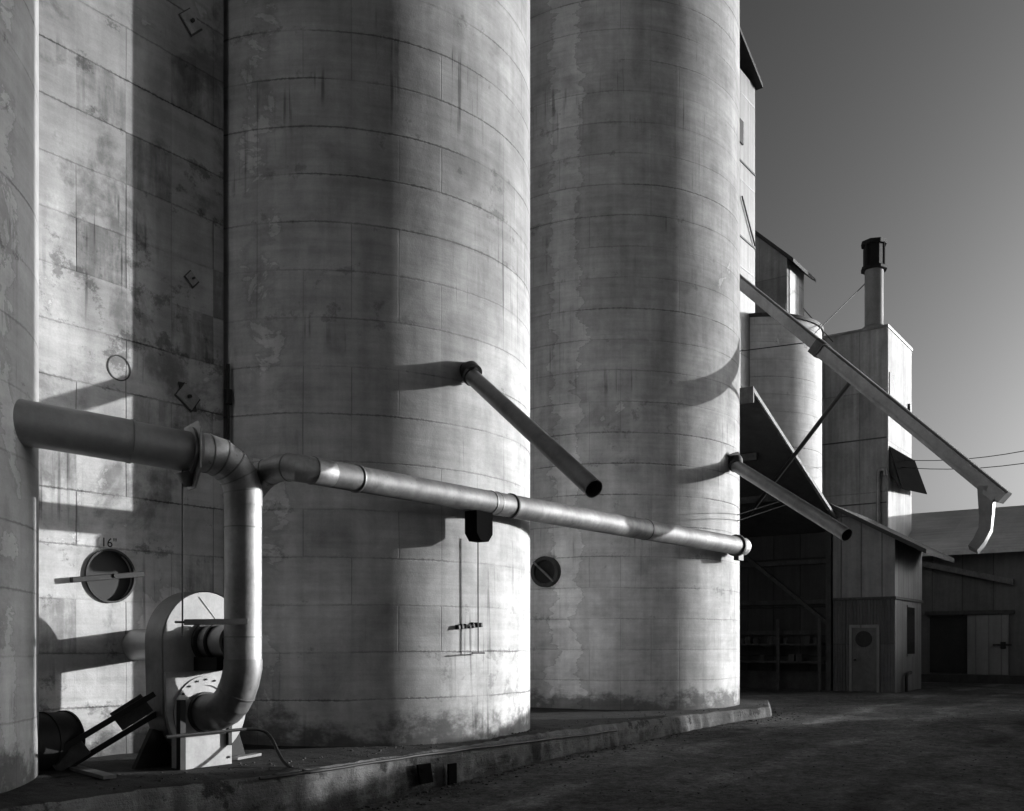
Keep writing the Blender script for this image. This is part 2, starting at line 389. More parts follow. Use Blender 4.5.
def obj(name, bm, mat, parent=None, bevel=0, sharp=38, origin=None):
    me = bpy.data.meshes.new(name)
    o = parent.matrix_world.translation.copy() if False else None
    org = Vector((0, 0, 0))
    if parent is not None: org = Vector(parent['_org'])
    elif origin is not None: org = W(origin) if not isinstance(origin, Vector) else origin
    else:
        lo = min(v.co.z for v in bm.verts); c = sum((v.co for v in bm.verts), Vector())/len(bm.verts); org = Vector((c.x, c.y, lo))
    for v in bm.verts: v.co -= org
    bm.to_mesh(me); bm.free()
    for p in me.polygons: p.use_smooth = True
    me.set_sharp_from_angle(angle=math.radians(sharp))
    me.materials.append(M[mat] if isinstance(mat, str) else mat)
    ob = bpy.data.objects.new(name, me); COL.objects.link(ob)
    ob['_org'] = tuple(org)
    if parent is not None: ob.parent = parent
    if parent is None: ob.location = org
    if bevel:
        b = ob.modifiers.new('bevel', 'BEVEL'); b.width = bevel; b.segments = 2; b.limit_method = 'ANGLE'; b.angle_limit = math.radians(50)
    return ob
def thing(name, label, cat, at, group=None):
    o = bpy.data.objects.new(name, None); COL.objects.link(o); o.empty_display_size = .2
    o.location = W(at); o['_org'] = tuple(W(at)); return tag(o, label, cat, group)
def tag(o, label, cat, group=None):
    o['label'] = label; o['category'] = cat
    if group: o['group'] = group
    return o
def structure(o): o['kind'] = 'structure'; return o

# ------------------------------------------------------------------ ground
def gh(u, n):
    b = -1.5 - .03*max(0., 9.0 - max(u, -16.))
    b += .035*(mnoise.noise(Vector((u*.35, n*.35, 0)))) + .012*mnoise.noise(Vector((u*1.4, n*1.4, 3)))
    return b
def axis_steps(lo, hi, fine_lo, fine_hi, st):
    a = []; x = fine_lo
    while x <= fine_hi: a.append(x); x += st
    g = st; x = fine_hi
    while x < hi: g *= 1.5; x += g; a.append(x)
    g = st; x = fine_lo
    while x > lo: g *= 1.5; x -= g; a.insert(0, x)
    return a
bm = bmnew()
us = axis_steps(-900, 2500, -14, 32, .4); ns = axis_steps(-1500, 1500, -4, 22, .4)
gv = [[bm.verts.new(W((u, n, gh(u, n)))) for n in ns] for u in us]
fs = [bm.faces.new((gv[i][j], gv[i][j+1], gv[i+1][j+1], gv[i+1][j])) for i in range(len(us)-1) for j in range(len(ns)-1)]
bmesh.ops.recalc_face_normals(bm, faces=fs)
if fs[0].normal.z < 0: bmesh.ops.reverse_faces(bm, faces=fs)
structure(obj('ground', bm, 'ground', origin=Vector((0, 0, 0)), sharp=80))

# ------------------------------------------------------------------ raised slab under the silos
PT = -1.335
edge_pts = [(-13.5, 3.25), (-8.5, 3.12), (-6.0, 3.02), (-3.97, 3.16), (-1.7, 3.06), (1.3, 3.02), (4.2, 3.08), (6.6, 3.3), (8.6, 3.62), (9.3, 3.35), (11.2, 2.6)]
def edge_n(u):
    for (a, b) in zip(edge_pts, edge_pts[1:]):
        if a[0] <= u <= b[0]: return a[1] + (b[1]-a[1])*(u-a[0])/(b[0]-a[0])
    return edge_pts[0][1]
bm = bmnew(); uvl = bm.loops.layers.uv.active
prof = []; u = -13.5
while u <= 11.2:
    e = edge_n(u) + .035*mnoise.noise(Vector((u*2.3, 1, 0))) + .035*mnoise.noise(Vector((u*6, 4, 0))) + .02*mnoise.noise(Vector((u*15, 2, 0)))
    lip = PT + .02*mnoise.noise(Vector((u*1.7, 8, 0))) + .018*mnoise.noise(Vector((u*8, 3, 3))) + (.03 if u > 0 else 0)
    rows = [(-3.2, PT + .04), (.7, PT + .05), (1.6, PT + .03), (2.5, PT + .015), (e - .10, lip), (e - .03, lip - .012), (e, lip - .05), (e + .015 + .02*mnoise.noise(Vector((u*9, 1, 7))), lip - .11), (e + .02 + .03*mnoise.noise(Vector((u*5, 2, 5))), lip - .2), (e + .03 + .035*mnoise.noise(Vector((u*7, 6, 2))), lip - .3), (e + .05 + .03*mnoise.noise(Vector((u*3, 9, 2))), -2.6)]
    prof.append([bm.verts.new(W((u, n, h + (.006*mnoise.noise(Vector((u*5, n*5, 0))) if i < 5 else 0)))) for i, (n, h) in enumerate(rows)]); u += .07
fs = []
for a, b in zip(prof, prof[1:]):
    for k in range(len(a)-1): fs.append(bm.faces.new((a[k], b[k], b[k+1], a[k+1])))
fs.append(bm.faces.new(prof[0])); fs.append(bm.faces.new(list(reversed(prof[-1]))))
bmesh.ops.recalc_face_normals(bm, faces=fs); uvbox(bm, fs)
structure(obj('pavement', bm, 'apron', origin=Vector((0, 0, 0)), sharp=40))

# ------------------------------------------------------------------ silos
SILO_BOT, SILO_TOP = -1.42, 17.0
JOINT0 = -.721                      # a casting joint at this height
def silo(k, mat, label):
    t = thing('concrete_silo', label, 'silo', (k*SP, 0, SILO_BOT), 'row of tall concrete silos')
    bm = bmnew(); uvl = bm.loops.layers.uv.active; seg = 720; hs = [SILO_BOT + (SILO_TOP - SILO_BOT)*i/12 for i in range(13)]
    rings = [[bm.verts.new(W((k*SP + R*math.cos(2*pi*i/seg), R*math.sin(2*pi*i/seg), h))) for i in range(seg)] for h in hs]
    fs = []
    for a in range(12):
        for i in range(seg):
            j = (i+1) % seg; f = bm.faces.new((rings[a][i], rings[a][j], rings[a+1][j], rings[a+1][i])); fs.append(f)
            for l, (ii, aa) in zip(f.loops, ((i, a), (i+1, a), (i+1, a+1), (i, a+1))):
                l[uvl].uv = (ii/seg*2*pi*R, hs[aa] - JOINT0 + .61)
    fs.append(bm.faces.new(rings[-1]))
    bmesh.ops.recalc_face_normals(bm, faces=fs)
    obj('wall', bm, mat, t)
    bm = bmnew(); tube(bm, [(k*SP, 0, SILO_TOP), (k*SP, 0, SILO_TOP + .25)], R + .12, 96); obj('roof_slab', bm, 'apron', t)
    return t
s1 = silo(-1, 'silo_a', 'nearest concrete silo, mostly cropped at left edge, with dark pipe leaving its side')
s2 = silo(0, 'silo_b', 'middle concrete silo, widest one in view, behind the long level pipe and hanging rope')
s3 = silo(1, 'silo_c', 'farthest concrete silo, with ragged pale flaking strip and dark round hatch near its left side')
# manhole low on the far silo
c = on_silo(547, 572, 1); ang = math.atan2(c[1], c[0] - SP)
rad = (DU*math.cos(ang) + DN*math.sin(ang)); tan = UP.cross(rad).normalized(); P = W(c)
bm = bmnew(); ringband(bm, P + rad*.02, rad, .24, .31, .20); mh = obj('manhole', bm, 'iron2', s3)
bm = bmnew(); disc(bm, P + rad*.03, rad, .236, .06); obj('cover', bm, 'iron', mh)
bm = bmnew(); v = (tan*.75 - UP*.66).normalized(); tube(bm, [P + rad*.15 - v*.30, P + rad*.15 + v*.30], .028, 4, square=True); obj('bar', bm, 'galv_old', mh)

# walls between the silos
def infill(k, label, wn=.72, hatch=None):
    c0, c1 = (k-1)*SP, k*SP; hw = math.sqrt(R*R - wn**2)
    t = thing('block_wall', label, 'wall', ((c0+c1)/2, wn, SILO_BOT), 'infill walls between the silos')
    bm = bmnew(); uvl = bm.loops.layers.uv.active
    ua, ub, ha, hb = c0 + hw - .25, c1 - hw - .10, SILO_BOT, SILO_TOP - .6
    if hatch:
        hu, hh_, hr = hatch; q = hr*1.25; fs = []
        def quad(a, b, c, d): fs.append(bm.faces.new([bm.verts.new(W((a_, wn, b_))) for a_, b_ in ((a, c), (b, c), (b, d), (a, d))]))
        quad(ua, hu - q, ha, hb); quad(hu + q, ub, ha, hb); quad(hu - q, hu + q, ha, hh_ - q); quad(hu - q, hu + q, hh_ + q, hb)
        k_ = 48
        for i in range(k_):
            a0, a1 = 2*pi*i/k_, 2*pi*(i+1)/k_
            def sq(a): m_ = max(abs(math.cos(a)), abs(math.sin(a))); return (hu + q*math.cos(a)/m_, hh_ + q*math.sin(a)/m_)
            o0, o1 = sq(a0), sq(a1); i0 = (hu + hr*math.cos(a0), hh_ + hr*math.sin(a0)); i1 = (hu + hr*math.cos(a1), hh_ + hr*math.sin(a1))
            fs.append(bm.faces.new([bm.verts.new(W((p_[0], wn, p_[1]))) for p_ in (i0, o0, o1, i1)]))
            fs.append(bm.faces.new([bm.verts.new(W(p_)) for p_ in ((i0[0], wn, i0[1]), (i1[0], wn, i1[1]), (i1[0], wn - .30, i1[1]), (i0[0], wn - .30, i0[1]))]))
        fs.append(bm.faces.new([bm.verts.new(W(p_)) for p_ in ((ub, wn, ha), (ub, wn, hb), (ub, wn - .37, hb), (ub, wn - .37, ha))]))
        ctr = W((hu, wn - .15, hh_)); fs = bm.faces[:]
        for f in fs:
            f.normal_update(); fc = f.calc_center_median()
            want = DN if abs(f.normal.dot(DN)) > .5 else (ctr - fc if (fc - ctr).length < 1 else DU)
            if f.normal.dot(want) < 0: f.normal_flip()
        uvbox(bm, fs)
    else:
        fs = box(bm, ua, ub, wn - .37, wn, ha, hb)
    for f in fs:
        for l in f.loops: l[uvl].uv = (l[uvl].uv[0] - C2.dot(D), l[uvl].uv[1] - Z0 - JOINT0 + .61)
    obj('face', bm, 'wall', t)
    bm = bmnew(); box(bm, c0 + hw - .2, c1 - hw + .3, -.35 + wn - .72, wn - .47, SILO_BOT, SILO_TOP - .7); obj('backing', bm, 'dark', t)
    return t
wl = infill(0, 'stained blockwork wall between the two nearest silos, with round hatch marked 16 and sunlit strip', .72, (on_n(110, 576, .72)[0], on_n(110, 576, .72)[2], .30))
infill(1, 'narrow blockwork wall tucked between the middle and far silos', -.7)
# hatch with the stencilled number
c = on_n(110, 576, .72); P = W(c)
bm = bmnew(); ringband(bm, P + DN*.008, DN, .290, .312, .05, 40); hat = obj('hatch', bm, 'iron2', wl)
bm = bmnew(); disc(bm, P - DN*.075, DN, .297, .03, 40); obj('cover', bm, 'wall', hat)
bm = bmnew(); a = W(on_n(71, 580, .79)); b = W(on_n(143, 574, .79)); tube(bm, [a, b], .045, 4, square=True); obj('bar', bm, 'iron', hat, .006)
bm = bmnew(); disc(bm, P - DN*.03, DN, .025, .30, 12); obj('bolt', bm, 'iron', hat)
cu = bpy.data.curves.new('num', 'FONT'); cu.body = '16"'; cu.size = .15; cu.align_x = 'CENTER'; cu.extrude = .001
tmp = bpy.data.objects.new('tmp', cu); COL.objects.link(tmp); bpy.context.view_layer.update()
me = bpy.data.meshes.new_from_object(tmp.evaluated_get(bpy.context.evaluated_depsgraph_get())); bpy.data.objects.remove(tmp)
me.materials.clear(); me.materials.append(M['paintmark'])
num = bpy.data.objects.new('number', me); COL.objects.link(num); num.parent = wl
q = W(on_n(109, 547, .7225)); mw = Matrix(((DU.x, 0, DN.x, 0), (DU.y, 0, DN.y, 0), (0, 1, 0, 0), (0, 0, 0, 1)))
mw.translation = q - W((( -SP)/2, .72, SILO_BOT)); num.matrix_local = mw
# round patch, tie plates
bm = bmnew(); ringband(bm, W(on_n(119, 368, .722)), DN, .135, .15, .012, 40); obj('patch_ring', bm, 'iron2', wl)
for i_, (x, y, rot) in enumerate(((187, 397, .95), (190, 22, .80), (191, 279, .85))):
    P = W(on_n(x, y, .722)); bm = bmnew(); hw, hh = ((.10, .13), (.10, .115), (.055, .07))[i_]
    ca, sa = math.cos(rot), math.sin(rot)
    pts = [P + DU*(ca*a - sa*b) + UP*(sa*a + ca*b) for a, b in ((-hw, -hh), (hw, -hh), (hw, hh), (-hw, hh))]
    poly(bm, pts, DN*.035); pl = obj('anchor_plate', bm, 'slabplate', wl, .004)
    bm = bmnew(); pts = [P + DN*.003 + DU*(ca*a - sa*b) + UP*(sa*a + ca*b) for a, b in ((-hw - .018, -hh - .022), (hw + .012, -hh - .022), (hw + .012, hh + .012), (-hw - .018, hh + .012))]; poly(bm, pts, DN*.012); obj('backing', bm, 'iron2', pl)
    bm = bmnew(); disc(bm, P + DN*.05, DN, .024 if i_ < 2 else .014, .05, 6); obj('bolt', bm, 'iron', pl)
    if i_ == 0:
        for sg in (1, -1):
            bm = bmnew(); w = [P + DN*.004 + DU*a*sg + UP*b*sg for a, b in ((-.13, .16), (-.02, .16), (-.10, .03))]; poly(bm, w, DN*.02); obj('wedge', bm, 'iron', pl)
# conduit in the crevice by the middle silo
bm = bmnew(); us_ = -2.85
tube(bm, [(us_, .76, 3.6), (us_, .76, SILO_BOT + .1)], .022, 10); cd = obj('conduit', bm, 'iron', wl)
bm = bmnew(); box(bm, us_ - .04, us_ + .04, .725, .80, 3.08, 3.28); obj('junction_box', bm, 'iron', cd, .01)

# ------------------------------------------------------------------ fan
FN = 2.0
cL, cR = on_n(163, 665, FN), on_n(246, 665, FN)
uL, uR = cL[0], cR[0]; hT = on_n(205, 592, FN)[2]; inlet = on_n(203, 712, FN); uc = inlet[0]
fan = thing('centrifugal_fan', 'white centrifugal blower fan standing on slab against the stained wall', 'fan', (uc, FN - .15, PT))
def scroll(off):
    hw = (uR - uL)/2; um = (uL + uR)/2; pts = []
    topc = hT - hw; botc = inlet[2] + .06
    for i in range(25):
        a = pi - pi*i/24; pts.append((um + (hw + off)*math.cos(a), topc + (hw + off)*math.sin(a)))
    for i in range(25):
        a = -pi*i/24; pts.append((um + (hw + off)*math.cos(a)*.97, botc + (hw*1.02 + off)*math.sin(a)))
    return pts
bm = bmnew(); poly(bm, [(u, FN, h) for u, h in scroll(0)], -DN*.30); cas = obj('casing', bm, 'white', fan, .006, 30)
bm = bmnew()
o_, i_ = scroll(.012), scroll(-.05)
V = [[bm.verts.new(W((u, n, h))) for u, h in lst] for n, lst in ((FN - .32, o_), (FN + .012, o_), (FN + .012, i_))]
for a in range(2):
    for i in range(len(o_)):
        j = (i+1) % len(o_); bm.faces.new((V[a][i], V[a][j], V[a+1][j], V[a+1][i]))
bmesh.ops.recalc_face_normals(bm, faces=bm.faces[:])
bm.free()
bm = bmnew()
V = [[bm.verts.new(W((u, n, h))) for u, h in o_] for n in (FN - .31, FN - .004)]
for i in range(len(o_)):
    j = (i+1) % len(o_); bm.faces.new((V[0][i], V[0][j], V[1][j], V[1][i]))
bmesh.ops.recalc_face_normals(bm, faces=bm.faces[:])
obj('rim_band', bm, 'spout', cas)
# lower cover panel with its seam, and the sheet crease above
hs_ = on_n(190, 671.5, FN + .03)[2]
bm = bmnew(); lower = [(u, h) for u, h in scroll(-.004) if h < hs_ - .05]
poly(bm, [(uL + .004, FN, hs_)] + [(uR - .004, FN, hs_)] + [(u, FN, h) for u, h in lower], DN*.035)
pan = obj('front_panel', bm, 'white', cas, .004)
bm = bmnew(); tube(bm, [W(on_n(199, 597, FN)) + DN*.006, W(on_n(216, 620, FN)) + DN*.003], .004, 6); obj('crease', bm, 'white', cas)
PI_ = W((uc, FN + .035, inlet[2]))
bm = bmnew(); ringband(bm, PI_ + DN*.008, DN, .30, .40, .018, 48); fl = obj('inlet_flange', bm, 'white', fan)
bm = bmnew(); ringband(bm, PI_ + DN*.020, DN, .205, .225, .04, 36); obj('gasket', bm, 'iron2', fl)
bp = None
for i in range(20):
    a = 2*pi*i/20; c_ = PI_ + DU*(.36*math.cos(a)) + UP*(.36*math.sin(a)) + DN*.022
    if bp is None:
        bm = bmnew(); disc(bm, c_, DN, .012, .025, 6); bp = obj('bolt', bm, 'iron', fl); base_c = c_.copy()
    else:
        q = bp.copy(); COL.objects.link(q); q.parent = fl; q.location = c_ - base_c
# support, feet, posts
PN = 2.28
bl, br = on_n(184, 765, PN), on_n(232, 765, PN); ht = on_n(208, 735, PN)[2]
bm = bmnew(); box(bm, bl[0], br[0], FN + .06, PN, PT - .02, ht); pe = obj('pedestal', bm, 'white', fan, .008)
bm = bmnew(); disc(bm, W(on_n(229, 757, PN + .005)), DN, .014, .02, 8); obj('bolt', bm, 'iron', pe)
bm = bmnew(); a = on_n(181, 765, 2.25); b = on_n(181, 700, 2.25); box(bm, a[0] - .035, a[0] + .03, 2.22, 2.29, PT - .02, b[2]); obj('post', bm, 'iron', fan)
bm = bmnew(); a = on_n(228, 745, PN + .01); b = on_n(228, 724, PN + .01); box(bm, a[0] - .022, a[0] + .022, PN + .004, PN + .05, a[2], b[2]); obj('post', bm, 'iron', fan)
bm = bmnew(); poly(bm, [(uL - .28, FN - .17, PT - .01), (uL + .35, FN - .17, PT - .01), (uL + .28, FN - .17, -1.02), (uL - .05, FN - .17, -.90)], DN*.06); obj('leg', bm, 'iron', fan)
bm = bmnew(); poly(bm, [(uR - .35, FN - .17, PT - .01), (uR + .10, FN - .17, PT - .01), (uR - .02, FN - .17, -1.0), (uR - .28, FN - .17, -1.05)], DN*.06); obj('leg', bm, 'iron', fan)
# drive motor reaching out from the face
mc = on_n(209, 642, FN)
bm = bmnew(); ringband(bm, W((mc[0], FN + .02, mc[2])), DN, .10, .235, .04, 36); mo = obj('motor', bm, 'iron2', fan)
bm = bmnew(); tube(bm, [(mc[0], FN, mc[2]), (mc[0], FN + .42, mc[2])], .185, 32); obj('drum', bm, 'greypaint', mo)
bm = bmnew(); ringband(bm, W((mc[0], FN + .20, mc[2])), DN, .10, .215, .03, 32); obj('flange', bm, 'iron', mo)
bm = bmnew(); tube(bm, [(mc[0], FN + .42, mc[2]), (mc[0], FN + .46, mc[2]), (mc[0], FN + .47, mc[2])], [.15, .13, .02], 28); obj('end_cap', bm, 'iron2', mo)
bm = bmnew(); box(bm, mc[0] - .20, mc[0] + .24, FN + .003, FN + .40, hs_ + .012, mc[2] - .165); obj('shelf', bm, 'iron', mo)
# discharge stub into the wall
ds = on_n(140, 645, 1.2)
ds = on_n(140, 645, .80)
bm = bmnew(); tube(bm, [(ds[0], .68, ds[2]), (ds[0], FN - .2, ds[2])], .185, 32); dp = obj('discharge_pipe', bm, 'greypaint', fan)

# ------------------------------------------------------------------ ducts
VN = 2.58
vt = on_n(243, 500, VN); uv_ = vt[0]
duct = thing('blower_duct', 'fat dark duct from the nearest silo turning down into the white fan', 'duct', (uv_, VN, PT))
BP0 = on_n(18, 421.5, 2.03); BP1 = on_n(190, 452, 2.50)
far0 = mix3(BP0, BP1, -.25)
seam = mix3(BP0, BP1, .63)
bm = bmnew(); tube(bm, [far0, BP0, seam], [.212, .212, .212], 36); tube(bm, [seam, BP1], [.206, .206], 36); bpipe = obj('horizontal_pipe', bm, 'greypaint', duct)
bm = bmnew(); ringband(bm, W(seam), W(BP1) - W(BP0), .2, .2175, .03, 36); obj('collar', bm, 'greypaint', bpipe)
ax = (W(BP1) - W(BP0)).normalized()
side = ax.cross(UP).normalized()
bm = bmnew(); P = W(BP1) + ax*.02
poly(bm, [P + side*a + UP*b - ax*.011 for a, b in ((-.27, .22), (-.2, .29), (.2, .29), (.27, .22), (.27, -.20), (.1, -.38), (-.1, -.38), (-.27, -.20))], ax*.022); gate = obj('gate_plate', bm, 'galv', duct, .003)
bm = bmnew(); ringband(bm, P - ax*.03, ax, .2, .255, .03, 36); ringband(bm, P + ax*.03, ax, .2, .255, .03, 36); obj('flange', bm, 'galv_dark', gate)
bm = bmnew(); hb = on_n(186, 475, 2.50); tube(bm, [W(BP1) + UP*-.22 - ax*.05, W(BP1) - UP*.36 - ax*.02], [.11, .045], 16); obj('gate_boot', bm, 'galv_dark', gate)
# mitred elbow: BP1 -> vertical
def lobster(p0, c, p1, n):
    return arc_pts(p0, c, p1, n)
top = on_n(243.5, 506, VN); e0 = (BP1[0] + .06, BP1[1] + .01, BP1[2] - .01)
ctrl = (uv_ + .0, VN, BP1[2] + .02)
el = [on_n(x, y, BP1[1] + (VN - BP1[1])*min(1, f)) for x, y, f in ((192, 452, 0), (206, 453, .3), (219, 457.5, .5), (230, 465.5, .7), (238.5, 476.5, .9), (243, 491, 1))] + [(uv_, VN, top[2])]
bm = bmnew(); tube(bm, el, .203, 36); eb = obj('elbow', bm, 'galv', duct, 0, 12)
for i in range(1, 6):
    bm = bmnew(); t_ = (W(el[i+1]) - W(el[i-1])); ringband(bm, W(el[i]), t_, .19, .209, .014, 36); obj('seam', bm, 'galv_dark', eb)
hb0 = on_n(243, 662, VN)[2]; hj = on_n(243, 637, VN)[2]
bm = bmnew(); tube(bm, [(uv_, VN, top[2]), (uv_, VN, hj + .35), (uv_, VN, hb0 + .02)], .197, 40); vp = obj('vertical_pipe', bm, 'galv', duct)
for yy in (528, 637):
    bm = bmnew(); ringband(bm, W((uv_, VN, on_n(243, yy, VN)[2])), UP, .19, .202, .012, 40); obj('seam', bm, 'galv_dark', vp)
lo = [(uv_, VN, hb0 + .03), (uv_, VN, hb0 - .02)] + lobster((uv_, VN, hb0 - .06), (mix3((uv_, 0, 0), inlet, .5)[0], VN - .06, inlet[2] + .02), (uc, FN + .16, inlet[2]), 6) + [(uc, FN + .02, inlet[2])]
bm = bmnew(); tube(bm, lo, .203, 36); le = obj('lower_elbow', bm, 'galv_dark', duct, 0, 12)
bm = bmnew(); ringband(bm, W(lo[4]), W(lo[5]) - W(lo[3]), .19, .209, .014, 36); obj('seam', bm, 'galv_old', le)
# gate control rod and cross arm
r0 = on_n(182.5, 478, 2.49); r1 = on_n(181.5, 637, 2.49)
ua = r0[0]
bm = bmnew(); tube(bm, [(ua, 2.49, r0[2] + .1), (ua, 2.49, r1[2])], .009, 8); cr = obj('control_rod', bm, 'iron2', duct)
a0 = on_n(174, 622, 2.52); a1 = on_n(247.5, 621.5, 2.80)
bm = bmnew(); v0, v1 = W((ua, 2.52, a0[2])), W(a1); tube(bm, [v0, v1], .042, 4, square=True); obj('cross_arm', bm, 'galv_old', cr, .004)
bm = bmnew(); tube(bm, [W((ua - .10, 2.51, a0[2])), v0], .012, 8); obj('pin', bm, 'iron2', cr)

# ------------------------------------------------------------------ long level pipe
LN = 3.12
conv = thing('conveying_pipe', 'long level bright steel pipe running past the middle silo to the far silo', 'pipe', (uv_, LN, PT))
pB = on_n(330, 474, LN); pC = on_n(510, 506, LN); pE = on_n(736, 545.5, LN + .02)
q0 = (uv_ + .10, VN + .14, on_n(256, 497, 2.6)[2]); q1 = on_n(283, 468, LN)
br_ = [on_n(x, y, n) for x, y, n in ((247, 497, 2.42), (254, 487, 2.46), (261, 478.5, 2.54), (269, 472, 2.66), (279, 468, 2.82), (289, 467.3, 2.96), (297, 467.8, 3.08), (312, 470.5, LN))] + [on_n(330, 474, LN)]
bm = bmnew(); tube(bm, br_, [.148]*len(br_), 30); be = obj('elbow', bm, 'galv', conv, 0, 12)
for i in (3, 5, 7):
    if i < len(br_) - 1:
        bm = bmnew(); ringband(bm, W(br_[i]), W(br_[i+1]) - W(br_[i-1]), .14, .154, .012, 30); obj('seam', bm, 'galv_dark', be)
mid = mix3(pB, pC, .86)
bm = bmnew(); tube(bm, [pB, mix3(pB, pC, .5), mid], [.148, .152, .155], 30); tube(bm, [mid, pC], [.158, .158], 30); p1_ = obj('pipe_length', bm, 'galv_long', conv)
bm = bmnew(); tube(bm, [pC, mix3(pC, pE, .5), pE], [.160, .178, .185], 30); p2_ = obj('pipe_length', bm, 'galv_long', conv)
axl = W(pE) - W(pC)
for f_, rr, ln, par in ((.0, .176, .03, p2_), (.5, .184, .015, p2_)):
    bm = bmnew(); ringband(bm, W(mix3(pC, pE, f_)), axl, .15, rr, ln, 30); obj('collar', bm, 'iron2', par)
for f_ in (.12, .86, .90):
    bm = bmnew(); ringband(bm, W(mix3(pB, pC, f_)), axl, .14, .163, .02, 30); obj('collar', bm, 'galv_dark', p1_)
bm = bmnew(); ringband(bm, W(pE), axl, .17, .225, .07, 30); col_ = obj('end_collar', bm, 'iron2', conv)
bm = bmnew(); P = W(pE); box_ = axl.normalized(); poly(bm, [P - UP*.16 - DN*.05, P - UP*.30 - DN*.05, P - UP*.30 + DN*.06, P - UP*.16 + DN*.06], box_*.25); obj('clamp', bm, 'iron', col_)
axn = axl.normalized()
bm = bmnew(); tube(bm, [P + axn*.02, P + axn*.36, P + axn*.44, P + axn*.47], [.185, .185, .15, .04], 30); obj('end_cap', bm, 'galv', conv)
# valve box under the pipe
v0 = on_n(470.5, 512, LN); v1 = on_n(487, 512, LN); vb = on_n(478, 534, LN)[2]; vb2 = on_n(478, 541.5, LN)[2]
bm = bmnew(); poly(bm, [(v0[0], LN - .10, v0[2] + .02), (v1[0], LN - .10, v0[2] + .02), (v1[0], LN - .10, vb), (v1[0] - .09, LN - .10, vb2), (v0[0] + .09, LN - .10, vb2), (v0[0], LN - .10, vb)], DN*.2); obj('valve_box', bm, 'darkened', conv, .008)
bm = bmnew(); ro = on_n(478, 541, 2.95); r2 = on_n(478.5, 653, 2.95)
tube(bm, [(ro[0], 2.95, ro[2] + .05), (ro[0] + .004, 2.95, r2[2])], .008, 8)
rope = thing('pull_rope', 'thin rope with crossbar handle hanging under the long pipe on middle silo', 'rope', (ro[0], 2.95, r2[2]))
obj('cord', bm, 'iron2', rope)
bm = bmnew(); a, b = on_n(472, 653, 2.95), on_n(484.5, 653, 2.95); tube(bm, [a, b], .011, 8); obj('handle', bm, 'iron2', rope)
cl = on_silo(468, 626, 0)
bm = bmnew()
a, b = on_silo(457, 627, 0), on_silo(479, 625, 0)
for i in range(7):
    f = i/6; p = mix3(a, b, f); q = W(p) + DN*.012; tube(bm, [q - UP*.03 + DU*(.01*random.random()), q + UP*(.02 + .03*random.random())], [.04, .02 + .02*random.random()], 7)
tube(bm, [W(a) + DN*.02, W(b) + DN*.02], .018, 8)
tag(obj('rope_cleat', bm, 'iron', None), 'lumpy dark rope cleat fixed to the middle silo beside hanging rope', 'cleat')

# ------------------------------------------------------------------ grain spouts
def spout(a, b, r, label, boss=True):
    t = thing('grain_spout', label, 'spout', a, 'round spouts slanting off the silos')
    A_, B_ = W(a), W(b); ax = (B_ - A_).normalized()
    bm = bmnew(); hollow(bm, [A_ + ax*.10, mix_v(A_, B_, .5), B_], r, .012, 26); sp_ = obj('tube', bm, 'spout', t)
    bm = bmnew(); ringband(bm, A_ + ax*.16, ax, r - .01, r + .018, .06, 26); obj('collar', bm, 'iron2', sp_)
    return t, A_, B_, ax
def mix_v(a, b, f): return a + (b - a)*f
a2 = on_silo(467, 372, 0); b2 = on_n(594, 489, 5.5)
sp2, A2, B2, ax2 = spout(a2, b2, .108, 'open-ended spout slanting down from the middle silo over the long pipe')
nr = (DU*(a2[0]) + DN*a2[1]).normalized()
bm = bmnew(); tube(bm, [A2 - nr*.12, A2 + nr*.09, A2 + nr*.10 + ax2*.10], [.135, .13, .11], 22); obj('mouth_boss', bm, 'iron', sp2)
bm = bmnew(); tube(bm, [A2 + ax2*.18 + UP*.11, A2 + ax2*.30 + UP*.14], .03, 8); obj('lug', bm, 'iron2', sp2)
a3 = on_silo(731, 463, 1); b3 = on_n(847, 535, 5.75)
sp3, A3, B3, ax3 = spout(a3, b3, .122, 'spout slanting from the far silo across the dark barn opening')
nr3 = (DU*(a3[0] - SP) + DN*a3[1]).normalized()
bm = bmnew(); tube(bm, [A3 - nr3*.12, A3 + nr3*.12, A3 + ax3*.22], [.17, .16, .125], 22); obj('mouth_boss', bm, 'iron', sp3)
bm = bmnew(); poly(bm, [A3 + UP*.12 - DU*.25, A3 + UP*.22 + nr3*.1, A3 + UP*.12 + DU*.22 + nr3*.1, A3 + UP*.05], nr3*.06); obj('hood', bm, 'iron2', sp3)
bm = bmnew(); s_ = ax3.cross(UP).normalized(); tube(bm, [A3 + ax3*.3 + ax3.cross(s_)*-.122, B3 + ax3.cross(s_)*-.122], .012, 6); obj('rib', bm, 'galv_dark', sp3)

# long boxed spout with its drop chute
la = on_t(735, 279, 23.4); lb = on_t(1000, 495, 18.85)
l0 = mix3(la, lb, -.52)
long_ = thing('boxed_spout', 'long straight trough spout slanting across the sky with a drop chute at its end', 'spout', l0)
LA, LB, L0 = W(la), W(lb), W(l0); axL = (LB - LA).normalized(); sL = axL.cross(UP).normalized(); uL_ = sL.cross(axL).normalized()
def trough(p, q, wdt, top, bot):
    bm = bmnew(); poly(bm, [p + sL*-wdt + uL_*top*.75, p + sL*-wdt*.6 + uL_*top, p + sL*wdt*.6 + uL_*top, p + sL*wdt + uL_*top*.75, p + sL*wdt - uL_*bot, p - sL*wdt - uL_*bot], q - p); return bm
obj('trough', trough(L0, LB + axL*.12, .135, .15, .11), 'spout', long_)
mid_ = mix_v(LA, LB, .37)
obj('lower_rail', trough(mid_, LB + axL*.02, .15, -.112, .155), 'spout', long_)
bm = trough(mid_ - axL*.12, mid_ + axL*.12, .17, .17, .19); obj('joint_band', bm, 'iron2', long_)
bm = bmnew(); C_ = LB - axL*.35
